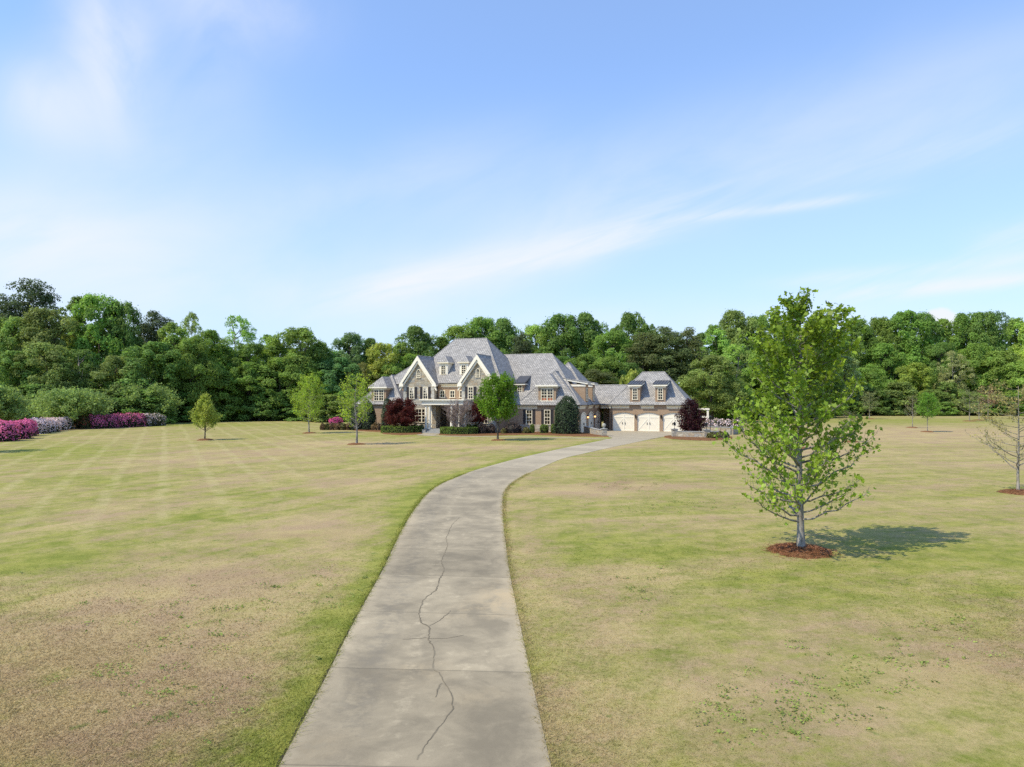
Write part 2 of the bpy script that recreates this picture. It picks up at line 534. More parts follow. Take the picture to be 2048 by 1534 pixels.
def puff(p, rx, ry):
    a = sky_ang(*p)
    X = N.m('DIVIDE', N.m('SUBTRACT', AZ, a[0]), rx / FOC); Yv = N.m('DIVIDE', N.m('SUBTRACT', EL, a[1]), ry / FOC)
    return N.m('POWER', 2.718, N.m('MULTIPLY', N.m('ADD', N.m('MULTIPLY', X, X), N.m('MULTIPLY', Yv, Yv)), -1.0))


fib = N.noise(N.mapv(sph, (1, 7.5, 1), (0, 0, math.radians(-15))), 4.5, 7, .6, .5)
soft = N.noise(N.mapv(sph, (1, 2.2, 1), (0, 0, math.radians(-18))), 3.4, 6, .55, .4)
wisp = N.noise(N.mapv(sph, (1.5, 1, 1), (0, 0, math.radians(12))), 5.0, 6, .55, .6)
terms = []
for p0, p1, w, s_, tex, lo, hi in (((640, 600), (1370, 432), 34, .85, fib, .2, .7), ((760, 590), (1200, 470), 60, .55, soft, .1, .7), ((1330, 440), (1760, 388), 9, .55, fib, .2, .7),
                           ((900, 430), (2200, 90), 95, .42, soft, .1, .75), ((1200, 400), (2200, 230), 40, .28, fib, .2, .8), ((1640, 592), (2150, 545), 15, .85, fib, .2, .7), ((1560, 565), (2150, 505), 14, .5, fib, .2, .75),
                           ((1940, 500), (2200, 430), 30, .5, fib, .2, .75), ((-200, 520), (900, 610), 90, .5, soft, .1, .75), ((1000, 640), (2048, 640), 45, .4, soft, .1, .7), ((180, 480), (1000, 300), 60, .3, soft, .15, .75)):
    terms.append(N.m('MULTIPLY', N.m('MULTIPLY', band(p0, p1, w), s_), N.ramp(tex, lo, hi)))
for p, rx, ry, s_, tex in (((215, 100), 70, 130, .75, wisp), ((95, 205), 70, 60, .7, wisp), ((90, 500), 190, 100, .85, soft), ((470, 10), 130, 60, .55, wisp), ((420, 150), 110, 110, .2, wisp), ((230, 300), 220, 110, .3, soft)):
    terms.append(N.m('MULTIPLY', N.m('MULTIPLY', puff(p, rx, ry), s_), N.ramp(tex, .12, .72)))
cl = terms[0]
for t in terms[1:]:
    cl = N.m('ADD', cl, N.m('MULTIPLY', t, N.m('SUBTRACT', 1.0, cl)))
cum = N.noise(sph, 46, 5, .55)
cu = N.m('MAXIMUM', N.m('ADD', puff((1885, 640), 34, 26), N.m('MULTIPLY', cum, .5)), N.m('ADD', puff((1650, 650), 24, 18), N.m('MULTIPLY', cum, .5)))
cl = N.m('MAXIMUM', cl, N.m('MULTIPLY', N.ramp(cu, .62, .98), .92))
hz = N.ramp(EL, math.radians(27), math.radians(-1))
tint = N.mix(1.0, sky.outputs[0], (1.00, 1.47, 1.93), 'MULTIPLY')
skyc = N.mix(N.m('ADD', .25, N.m('MULTIPLY', hz, .50)), tint, (4.6, 5.3, 6.5))
skyc = N.mix(cl, skyc, (6.1, 6.3, 6.6))
N.l(skyc, bg.inputs[0]); bg.inputs[1].default_value = .15
N.l(bg.outputs[0], wout.inputs[0])

# ------------------------------------------------------------------ driveway outline (surveyed from the photograph)
def zc(pts, s, ox, oy): return [(x / s + ox, y / s + oy) for x, y in pts]
Lpx = [(90, 2400), (380, 1870)] + zc([(130, 1534), (355, 1110), (480, 852), (585, 678), (680, 470), (735, 380), (790, 310), (850, 265), (1000, 205), (1200, 150), (1400, 105), (1600, 65)], 2.2425, 500, 850) + [(1226, 876)]
Rpx = [(1294, 2400), (1178, 1870)] + zc([(1350, 1534), (1255, 1110), (1203, 852), (1165, 678), (1145, 520), (1136, 440), (1132, 380), (1135, 310), (1160, 268), (1250, 215), (1400, 150), (1600, 105), (1760, 71)], 2.2425, 500, 850) + [(1300, 878.5)]


def smooth_line(pts, n):
    P = [np.array(ground_at(*p)) for p in pts]
    d = np.concatenate([[0], np.cumsum([np.linalg.norm(P[i + 1] - P[i]) for i in range(len(P) - 1)])])
    t = np.linspace(0, d[-1], n)
    A = np.array(P)
    q = np.stack([np.interp(t, d, A[:, 0]), np.interp(t, d, A[:, 1])], 1)
    for _ in range(14):
        q[1:-1] = q[1:-1] * .5 + (q[:-2] + q[2:]) * .25
    return q


ND = 150
LQ, RQ = smooth_line(Lpx, ND), smooth_line(Rpx, ND)
DZ = .014


def seg_dist(P, line):
    best = np.full(len(P), 1e9)
    for a, b in zip(line[:-1], line[1:]):
        ab = b - a
        t = np.clip(((P - a) @ ab) / (ab @ ab), 0, 1)
        best = np.minimum(best, np.linalg.norm(P - (a + t[:, None] * ab), axis=1))
    return best


DPOLY = np.concatenate([LQ, RQ[::-1]])


def inside(P, poly):
    x, y = P[:, 0], P[:, 1]
    r = np.zeros(len(P), bool)
    j = len(poly) - 1
    for i in range(len(poly)):
        xi, yi = poly[i]; xj, yj = poly[j]
        c = ((yi > y) != (yj > y)) & (x < (xj - xi) * (y - yi) / (yj - yi + 1e-12) + xi)
        r ^= c
        j = i
    return r


# patches of the lawn seen in the photograph: (px, py, half width px, half height px, strength)
DRYP = [(140, 1300, 330, 110, .9), (420, 1180, 260, 55, .8), (640, 1060, 170, 28, .8), (700, 1120, 90, 40, .4), (330, 922, 190, 10, .7), (520, 905, 160, 7, .9),
        (690, 888, 130, 6, .9), (120, 1450, 260, 80, .8), (420, 1330, 220, 80, .7), (640, 960, 190, 16, .5), (840, 925, 120, 9, .4), (150, 1195, 80, 14, .7),
        (1150, 985, 110, 8, .9), (1260, 972, 110, 7, .9), (1420, 930, 150, 9, .7), (1900, 870, 260, 16, 1.0), (1950, 930, 200, 10, .6), (1650, 905, 160, 9, .5),
        (1240, 1265, 60, 40, .7), (1520, 1370, 140, 40, .6), (1900, 1330, 200, 60, .6), (1750, 1450, 200, 50, .5), (1290, 1160, 70, 18, .45), (1480, 980, 120, 16, .5), (1150, 895, 150, 6, .6), (950, 893, 160, 5, .5),
        (220, 1030, 90, 12, .5), (1330, 1440, 120, 50, .4)]
GREENP = [(400, 1035, 110, 11, .9), (520, 990, 80, 8, .8), (560, 958, 60, 6, .6), (80, 1120, 140, 40, .8), (100, 905, 160, 14, .9), (40, 1230, 150, 26, .7), (180, 965, 120, 20, .6),
          (1160, 1090, 90, 34, .6), (1320, 1100, 140, 26, .6), (1650, 1180, 260, 50, .6), (1100, 1000, 60, 9, .5), (1850, 1100, 220, 30, .5), (1300, 905, 160, 6, .6), (1700, 960, 180, 10, .4),
          (1800, 842, 260, 5, .7), (380, 850, 260, 5, .6), (1250, 1340, 80, 40, .4), (640, 1300, 60, 80, .3), (880, 872, 260, 2.5, .6), (1420, 1250, 140, 34, .4)]
BAREP = [(1250, 965, 110, 9, .9), (1230, 975, 60, 7, .7), (1480, 1010, 90, 10, .5), (520, 905, 120, 5, .7), (300, 1110, 130, 10, .7), (620, 1070, 120, 9, .7), (430, 1150, 150, 14, .6),
         (200, 1170, 90, 10, .6), (120, 1330, 200, 60, .5), (380, 1290, 180, 60, .6), (1940, 895, 120, 5, .6), (1900, 1360, 120, 40, .5), (1420, 1480, 120, 40, .4), (470, 1075, 120, 8, .5), (120, 1490, 200, 40, .5)]


def patch_field(P, table):
    """patch strengths at ground points (soft ellipses around surveyed places)"""
    r = np.zeros(len(P))
    for px, py, rx, ry, s in table:
        c = np.array(ground_at(px, py)); d = c[1]
        wx = rx / FOC * d
        far = ground_at(px, max(py - ry, HOR + 6))[1]; near = ground_at(px, py + ry)[1]
        wy = max((far - near) * .5, .4)
        c[1] = (far + near) * .5
        lean = c[0] / c[1]
        X = P[:, 0] - c[0] - (P[:, 1] - c[1]) * lean
        r += s * np.exp(-((X / wx) ** 2 + ((P[:, 1] - c[1]) / wy) ** 2))
    return r


def lawn_attrs(P):
    dry, grn, bare = patch_field(P, DRYP), patch_field(P, GREENP), patch_field(P, BAREP)
    near = np.abs(P[:, 0]) < 60
    dl = np.full(len(P), 99.0); dr = np.full(len(P), 99.0)
    idx = np.where(near & (P[:, 1] < 95) & (P[:, 1] > -5))[0]
    dl[idx] = seg_dist(P[idx], LQ[::2]); dr[idx] = seg_dist(P[idx], RQ[::2])
    grn = grn + 1.25 * np.exp(-(dl / .75) ** 2) + .35 * np.exp(-(dl / 1.8) ** 2) + .35 * np.exp(-(dr / .35) ** 2)
    dry = dry + .30 * np.exp(-(dr / 1.3) ** 2)
    return dry, grn, bare


def put_attr(me, name, vals):
    a = me.attributes.new(name, 'FLOAT', 'POINT')
    a.data.foreach_set("value", np.asarray(vals, dtype=np.float32))


# ground: one sheet to the horizon
xs = np.concatenate([[-9000, -2500, -900, -400, -220, -150, -120, -100], np.arange(-84, 100, .65), [112, 130, 160, 230, 420, 900, 2500, 9000]])
ys = np.concatenate([[-4000, -600, -100, -30, -5], np.arange(3, 60, .55), np.arange(60, 165, 1.1), [180, 200, 230, 270, 340, 500, 900, 2500, 12000]])
gx, gy = np.meshgrid(xs, ys)
P2 = np.stack([gx.ravel(), gy.ravel()], 1)
nx, ny = len(xs), len(ys)
me = bpy.data.meshes.new("ground")
ii = (np.arange(ny - 1)[:, None] * nx + np.arange(nx - 1)[None]).ravel()
quads = np.stack([ii, ii + 1, ii + nx + 1, ii + nx], 1)
und = .04 * np.sin(P2[:, 0] * .21 + 1) * np.sin(P2[:, 1] * .17) * np.clip((seg_dist(P2, LQ[::4]) - 3) / 8, 0, 1) * (P2[:, 1] < 84) * (np.abs(P2[:, 0]) < 80)
me.vertices.add(len(P2)); me.vertices.foreach_set("co", np.column_stack([P2, und]).astype(np.float32).ravel())
me.loops.add(quads.size); me.loops.foreach_set("vertex_index", quads.astype(np.int32).ravel())
me.polygons.add(len(quads)); me.polygons.foreach_set("loop_start", np.arange(0, quads.size, 4, dtype=np.int32))
me.update(calc_edges=True)
for nm, v in zip(("dry", "green", "bare"), lawn_attrs(P2)): put_attr(me, nm, v)
tag(link("ground", me, M['lawn']), "broad mown lawn of patchy green and straw coloured grass", "lawn", kind='structure')

# driveway slab
mb = MB(); uvs = []
cen = (LQ + RQ) * .5
arc = np.concatenate([[0], np.cumsum(np.linalg.norm(np.diff(cen, axis=0), axis=1))])
i0 = int(np.argmin(np.abs(cen[:, 1] - 9.25)))
arc = arc - arc[i0] + 1.65
NC = 8
for k in range(ND):
    for j in range(NC + 1):
        p = LQ[k] * (1 - j / NC) + RQ[k] * (j / NC)
        mb.v.append((p[0], p[1], DZ)); uvs.append((3.7 * j / NC, arc[k]))
for k in range(ND - 1):
    for j in range(NC):
        a = k * (NC + 1) + j
        mb.f.append((a, a + 1, a + NC + 2, a + NC + 1))
for line in (LQ, RQ):
    b0 = len(mb.v)
    for k in range(ND):
        mb.v += [(line[k][0], line[k][1], DZ), (line[k][0], line[k][1], -.1)]
        uvs += [(0, arc[k]), (0, arc[k])]
    for k in range(ND - 1):
        a = b0 + 2 * k
        mb.f.append((a, a + 2, a + 3, a + 1))
me = bpy.data.meshes.new("driveway"); me.from_pydata(mb.v, [], mb.f)
lay = me.uv_layers.new(name="UVMap")
lv = np.empty(len(me.loops), dtype=np.int32); me.loops.foreach_get("vertex_index", lv)
lay.data.foreach_set("uv", np.array(uvs, dtype=np.float32)[lv].ravel())
DP = np.array(mb.v)[:, :2]
put_attr(me, "dust", patch_field(DP, [(1010, 1195, 50, 26, 1.0), (960, 1225, 60, 14, .6), (830, 1345, 60, 20, .5), (620, 1505, 80, 18, .6), (950, 1400, 60, 20, .4), (800, 1060, 25, 40, .4)]))
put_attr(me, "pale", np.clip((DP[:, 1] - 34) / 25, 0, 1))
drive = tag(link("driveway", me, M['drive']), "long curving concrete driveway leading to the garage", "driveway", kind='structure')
# cracks: jagged dirt filled strips lying on the slab
def crack(pts, w):
    rr = random.Random(len(pts) * 7 + int(pts[0][0]))
    P = [Vector((*ground_at(*p), DZ + .004)) for p in pts]
    dense = []
    for a, b in zip(P[:-1], P[1:]):
        n = max(2, int((b - a).length / .09))
        for k in range(n):
            q = a.lerp(b, k / n)
            dense.append(q + Vector((rr.gauss(0, .012), rr.gauss(0, .02), 0)))
    dense.append(P[-1])
    mb = MB()
    for k, q in enumerate(dense):
        d = (dense[min(k + 1, len(dense) - 1)] - dense[max(k - 1, 0)]).normalized()
        s = Vector((-d.y, d.x, 0)) * w * (.2 + .5 * rr.random() + .9 * abs(math.sin(k * .23 + len(pts)) * math.sin(k * .071))) * min(1, .15 + 4 * min(k, len(dense) - 1 - k) / len(dense))
        mb.v += [tuple(q - s), tuple(q + s)]
    for k in range(len(dense) - 1):
        mb.f.append((2 * k, 2 * k + 2, 2 * k + 3, 2 * k + 1))
    mb.build("crack", M['crack'], drive)
    ms = MB()
    for k, q in enumerate(dense):
        d = (dense[min(k + 2, len(dense) - 1)] - dense[max(k - 2, 0)]).normalized()
        sd_ = Vector((-d.y, d.x, 0)) * (w * 1.1 * (.6 + .5 * math.sin(k * .9) + .5 * rr.random()) + .003); q = q - Vector((0, 0, .002))
        ms.v += [tuple(q - sd_), tuple(q + sd_)]
    for k in range(len(dense) - 1): ms.f.append((2 * k, 2 * k + 2, 2 * k + 3, 2 * k + 1))
    ms.build("crack_stain", M['stain'], drive)
Z = lambda *p: zc(p, 2.2425, 500, 850)
crack(Z((745, 1505), (790, 1440), (800, 1420), (855, 1350), (912, 1278), (905, 1205), (870, 1160), (862, 1135), (845, 1112), (826, 1105)), .009)
crack(Z((826, 1105), (820, 1075), (828, 1010), (800, 960), (803, 910), (765, 882), (758, 850), (775, 790), (840, 735), (850, 690), (872, 655), (858, 610), (875, 570), (885, 545)), .013)
crack(Z((885, 545), (880, 510), (905, 450), (940, 415)), .007)
crack(Z((803, 905), (850, 880), (880, 855), (900, 835)), .010)
crack(Z((690, 962), (790, 958), (880, 960), (960, 945)), .008)
crack(Z((862, 1160), (840, 1190), (832, 1225)), .014)
# dark soil gap along the left edge
mb = MB()
for k in range(ND - 1):
    d = LQ[k + 1] - LQ[k]; s = np.array([-d[1], d[0]]) / np.linalg.norm(d)
    w0, w1 = .045 + .015 * math.sin(k * 2.3), .045 + .015 * math.sin((k + 1) * 2.3)
    a, b = LQ[k] + s * w0, LQ[k + 1] + s * w1
    mb.poly([(*LQ[k], .008), (*LQ[k + 1], .008), (*b, .008), (*a, .008)])
mb.build("edge_gap", M['edge_soil'], drive)

# apron in front of the garage, and the narrow front walk
ap = [(1226, 876), (1300, 878.5), (1328, 873.7), (1350, 870.5), (1440, 866), (1440, 860), (1350, 859), (1220, 858.5), (1196, 857), (1170, 858), (1172, 866), (1205, 871.5)]
mb = MB(); mb.poly([(*ground_at(*p), DZ + .004) for p in ap])
tag(mb.build("garage_apron", M['walk'], uv=True), "pale concrete apron in front of the garage doors", "apron", kind='structure')
mb = MB()
wk = [(832, 868), (850, 871), (880, 872.4), (960, 873.2), (1060, 874.2), (1148, 876.2), (1228, 879)]
wq = [np.array(ground_at(*p)) for p in wk]
for a, b in zip(wq[:-1], wq[1:]):
    mb.poly([(a[0], a[1] - .55, .012), (b[0], b[1] - .55, .012), (b[0], b[1] + .75, .012), (a[0], a[1] + .75, .012)])
mb.poly([(*ground_at(*p), .016) for p in ((832, 870.5), (868, 871.5), (890, 864), (860, 863.4))])
tag(mb.build("front_walk", M['walk'], uv=True), "narrow pale walk from the porch steps along the bed to the drive", "path", kind='structure')

# mulch beds
def bed(front, back, label):
    mb = MB()
    f = [np.array(ground_at(*p)) for p in front]; b = [np.array(ground_at(*p)) for p in back]
    n = 40
    def res(L):
        A = np.array(L); d = np.concatenate([[0], np.cumsum(np.linalg.norm(np.diff(A, axis=0), axis=1))]); t = np.linspace(0, d[-1], n)
        return np.stack([np.interp(t, d, A[:, 0]), np.interp(t, d, A[:, 1])], 1)
    F, B = res(f), res(b)
    F[:, 1] += np.array([.18 * math.sin(i * 1.7) + .12 * math.sin(i * 3.1) for i in range(n)])
    for i in range(n - 1):
        for t0, t1, z0, z1 in ((0, .06, .0, .10), (.06, 1, .10, .07)):
            q = [F[i] * (1 - t0) + B[i] * t0, F[i + 1] * (1 - t0) + B[i + 1] * t0, F[i + 1] * (1 - t1) + B[i + 1] * t1, F[i] * (1 - t1) + B[i] * t1]
            mb.poly([(*q[0], z0), (*q[1], z0), (*q[2], z1), (*q[3], z1)])
    tag(mb.build("mulch_bed", M['mulch']), label, "mulch bed", kind='structure')
bed([(709, 861.5), (735, 863), (760, 864), (766, 868), (800, 870.5), (843, 868.6)], [(709, 857), (735, 856), (760, 855.5), (766, 855), (800, 855), (843, 857)], "red pine straw bed left of the porch steps")
bed([(878, 870), (900, 871.6), (950, 872), (1000, 871), (1060, 869.5), (1110, 871.5), (1150, 873), (1218, 874)], [(884, 860), (900, 857), (950, 857), (1000, 857), (1060, 858), (1110, 860), (1150, 864), (1204, 870)], "red pine straw bed right of the porch steps")
bed([(1328, 875), (1345, 878), (1375, 880), (1420, 881.5), (1464, 879)], [(1330, 872.5), (1345, 871), (1375, 871), (1420, 872), (1464, 874)], "red pine straw bed below the low stone wall")
bed([(-60, 890), (20, 880), (60, 870), (140, 859.5), (300, 852.5), (325, 850)], [(-60, 874), (20, 868), (60, 861), (140, 852), (300, 846.5), (325, 846)], "straw bed under the long azalea row")

# ------------------------------------------------------------------ the house
TH = math.radians(20)
OX, OY = 15.188, 102.63
house = tag(empty("brick_house", (OX, OY, 0), -TH), "large brick and stone house with grey slate roofs and an attached garage", "house")


def from_house(u, v): return (OX + u * math.cos(TH) + v * math.sin(TH), OY - u * math.sin(TH) + v * math.cos(TH))


def hpart(mb, name, mat, parent=house, **kw):
    o = mb.build(name, M[mat] if isinstance(mat, str) else mat, parent, uv=True)
    return o


# walls
mb = MB()
mb.box(-29.1, -23.3, -11, 3, 0, 7.1); mb.box(-20.1, -14.0, -11, 3, 0, 7.1)
mb.box(-23.3, -20.1, -9.0, 3, 0, 7.1); mb.box(-23.3, -20.1, -11, -9.0, 3.7, 7.1)
mb.box(-36.3, -29.1, -5.0, 2.3, 0, 7.1)
mb.box(-39.2, -31.4, -8, 5, 0, 4.0)
mb.box(-13.999, -3.2, -8, 6.6, 0, 4.0)
mb.box(-1.5, -.301, 4.5, 8.4, 0, 3.9)
mb.box(-3.199, -1.5, 7.9, 8.3, 0, 3.9); mb.box(-3.199, -1.5, 4.5, 4.9, 3.35, 3.9)
hpart(mb, "brick_wall", 'brick')
# garage walls with arched openings
mb = MB()
GD = [(0.0, 3.2), (3.65, 6.9), (7.4, 10.5)]
edges_ = [-.3] + [x for d in GD for x in d] + [10.9]
for a, b in zip(edges_[0::2], edges_[1::2]): mb.box(a, b, 0, .4, 0, 3.95)
for a, b in GD:
    prof = [(a, 2.45)] + [(a + (b - a) * k / 10, 2.45 + .35 * math.sin(PI * k / 10) ** .8) for k in range(1, 10)] + [(b, 2.45), (b, 3.95), (a, 3.95)]
    mb.prism_y(prof, 0, .4)
mb.box(-.3, .0, .4, 9.5, 0, 3.95); mb.box(10.6, 10.9, .4, 9.5, 0, 3.95); mb.box(0, 10.6, 9.2, 9.5, 0, 3.95)
hpart(mb, "garage_wall", 'brick')
# stone gables and water table
for uc, hw, name in ((-26.4, 2.5, 'l'), (-16.95, 2.5, 'r')):
    mb = MB(); mb.prism_y([(uc - hw, 0), (uc + hw, 0), (uc + hw, 7.1), (uc, 7.1 + hw * 1.37), (uc - hw, 7.1)], -12, -10.9)
    hpart(mb, "stone_gable", 'stone')
    mb = MB()
    for s in (-1, 1):
        for z in np.arange(0, 7.0, .5):
            w = .34 if int(z * 2) % 2 else .5
            x = uc + s * hw
            mb.box(min(x + s * .03, x - s * w), max(x + s * .03, x - s * w), -12.03, -11.6, z, z + .47)
    mb.box(uc - hw + .55, uc + hw - .55, -12.035, -11.9, 3.95, 4.15)
    hpart(mb, "quoin", 'quoin')
mb = MB()
mb.box(-13.9, -3.15, -8.05, -7.0, 0, 1.1)
hpart(mb, "stone_base", 'stone')
mb = MB(); mb.box(-39.25, -31.35, -8.05, -7.7, 0, 1.0); hpart(mb, "stone_base", 'stone')
mb = MB(); mb.box(-23.9, -23.3, -12.6, -9.0, .55, 3.85); mb.box(-20.1, -19.5, -12.6, -9.0, .55, 3.85)
hpart(mb, "entry_pier", 'stone')

# roofs
def hip(u0, u1, v0, v1, ze, r0, r1, rv, zr, axis='u', gutter=True, fascia=True, frieze=None):
    """hip roof over an eaves rectangle; the ridge runs r0..r1 along axis at rv"""
    mb = MB()
    if axis == 'u': A, B = (r0, rv, zr), (r1, rv, zr)
    else: A, B = (rv, r0, zr), (rv, r1, zr)
    e = [(u0, v0, ze), (u1, v0, ze), (u1, v1, ze), (u0, v1, ze)]
    V = e + [A, B]
    if axis == 'u': F = [(0, 1, 5, 4), (1, 2, 5), (2, 3, 4, 5), (3, 0, 4)]
    else: F = [(0, 1, 4), (1, 2, 5, 4), (2, 3, 5), (3, 0, 4, 5)]
    b = [(x, y, z - .06) for x, y, z in e]
    V += b
    F += [(9, 8, 7, 6), (0, 6, 7, 1), (1, 7, 8, 2), (2, 8, 9, 3), (3, 9, 6, 0)]
    mb.solid(V, F)
    o = hpart(mb, "slate_roof", 'slate')
    # ridge and hip caps
    mc = MB()
    def cap(p, q, r=.07):
        p, q = Vector(p), Vector(q); mc.tube([p, q], [r, r], 6)
    cap(A, B)
    if axis == 'u':
        cap(e[0], A); cap(e[1], B); cap(e[2], B); cap(e[3], A)
    else:
        cap(e[0], A); cap(e[1], A); cap(e[2], B); cap(e[3], B)
    hpart(mc, "ridge_cap", 'slate', o)
    return o


def ring(name, mat, u0, u1, v0, v1, z0, z1, t, parent=house):
    mb = MB()
    mb.box(u0, u1, v0, v0 + t, z0, z1); mb.box(u0, u1, v1 - t, v1, z0, z1)
    mb.box(u0, u0 + t, v0 + t, v1 - t, z0, z1); mb.box(u1 - t, u1, v0 + t, v1 - t, z0, z1)
    return hpart(mb, name, mat, parent)


hip(-29.6, -13.5, -11.4, 3.4, 7.12, -24.2, -18.9, -4, 14.15)                     # main block
hip(-36.7, -27.0, -5.3, 2.7, 7.15, -31.2, -28.2, -1.3, 11.4)                      # behind the left gable
hip(-39.6, -31.0, -8.4, 5.4, 3.97, -4.4, 1.5, -35.3, 8.64, 'v')                  # left wing
hip(-26.0, -2.9, -8.42, 8.4, 3.98, -20.5, -9.57, 0, 11.8)                        # right of the main block
hip(-12.45, -2.88, -8.45, 0.6, 3.96, -5.1, -2.0, -7.6, 8.9, 'v')                 # right wing, front
hip(-13.3, -2.87, -1.0, 11.6, 3.99, 4.2, 5.4, -8.1, 10.65, 'v')                  # right wing, rear
hip(-.62, 11.25, -.42, 9.92, 3.97, 3.65, 7.0, 4.75, 8.93)                        # garage
mb = MB()                                                                          # link
mb.prism_y([(0, 0), (0, 0), (0, 0)], 0, 0) if False else None
mb.solid([(-6.5, 4.1, 3.9), (2.6, 4.1, 3.9), (2.6, 7.6, 7.02), (-6.5, 7.6, 7.02), (-6.5, 11.1, 3.9), (2.6, 11.1, 3.9)], [(0, 1, 2, 3), (3, 2, 5, 4), (0, 3, 4), (1, 5, 2), (0, 4, 5, 1)])
lr = hpart(mb, "slate_roof", 'slate')
mb = MB(); mb.tube([(-6.4, 7.6, 7.03), (2.5, 7.6, 7.03)], [.07, .07], 6); hpart(mb, "ridge_cap", 'slate', lr)
# gable roofs with white raking boards
for uc in (-26.4, -16.95):
    hw, ze, za, vf, vb = 2.98, 7.02, 11.16, -12.42, -5.5
    mb = MB(); t = .16
    for s in (-1, 1):
        V = [(uc, vf, za), (uc, vb, za), (uc + s * hw, vb, ze), (uc + s * hw, vf, ze)]
        V += [(x, y, z - t * 1.6) for x, y, z in V]
        mb.solid(V, [(0, 1, 2, 3), (7, 6, 5, 4), (0, 3, 7, 4), (2, 1, 5, 6), (3, 2, 6, 7), (0, 4, 5, 1)])
    o = hpart(mb, "slate_roof", 'slate')
    mb = MB(); mb.tube([(uc, vf, za + .01), (uc, vb, za + .01)], [.07, .07], 6); hpart(mb, "ridge_cap", 'slate', o)
    mb = MB()
    for s in (-1, 1):
        for (off, w, y0, y1) in ((.02, .42, vf - .05, vf + .02), (.45, .22, vf + .10, vf + .40)):
            sl = (za - ze) / hw
            dz = off * math.hypot(1, sl)
            pts = [(uc, za - dz), (uc + s * (hw + .03), ze - dz - .03 * sl), (uc + s * (hw + .03), ze - dz - w * math.hypot(1, sl) * .72 - .03 * sl), (uc, za - dz - w * math.hypot(1, sl))]
            if s < 0: pts = pts[::-1]
            mb.prism_y(pts, y0, y1)
        x0, x1 = sorted((uc + s * (hw + .05), uc + s * (hw - .62)))
        mb.prism_y([(x0, 6.62), (x1, 6.62), (x1, 6.78 if s > 0 else 7.1), (x0, 7.1 if s > 0 else 6.78)][::1], vf - .06, -11.95)
    hpart(mb, "rake_board", 'white')
# eaves: bronze gutter, white fascia and frieze
def eave(u0, u1, v, z, frieze=True, depth=.4, back=None):
    g = MB(); g.box(u0, u1, v - .08, v + .04, z - .12, z - .005); go = hpart(g, "gutter", 'gutter')
    if frieze:
        f = MB(); f.box(u0 + .03, u1 - .03, v + .045, v + depth - .06, z - .24, z - .125); f.box(u0 + .1, u1 - .1, v + depth - .055, v + depth + .05, z - .60, z - .10)
        hpart(f, "fascia", 'cream')
eave(-23.3, -20.0, -11.4, 7.12)
eave(-36.7, -29.15, -5.3, 7.15, depth=.3)
eave(-39.6, -36.95, -8.4, 3.97); eave(-34.15, -31.0, -8.4, 3.97)
eave(-12.45, -9.25, -8.42, 3.97); eave(-6.5, -2.9, -8.42, 3.97)
eave(-.62, 2.55, -.42, 3.97); eave(4.1, 6.2, -.42, 3.97); eave(7.85, 11.25, -.42, 3.97)
eave(-2.9, -.35, 4.1, 3.9)
def side_eave(v0, v1, u, z):
    g = MB(); g.box(u - .04, u + .08, v0, v1, z - .12, z - .005); hpart(g, "gutter", 'gutter')
    f = MB(); f.box(u - .30, u - .045, v0 + .03, v1 - .03, z - .24, z - .125); f.box(u - .42, u - .25, v0 + .1, v1 - .1, z - .6, z - .22); hpart(f, "fascia", 'cream')
side_eave(-8.4, -4.35, -2.88, 3.97); side_eave(-2.55, .05, -2.88, 3.97); side_eave(1.85, 6.6, -2.88, 3.97); side_eave(-.4, 9.9, 11.22, 3.97)

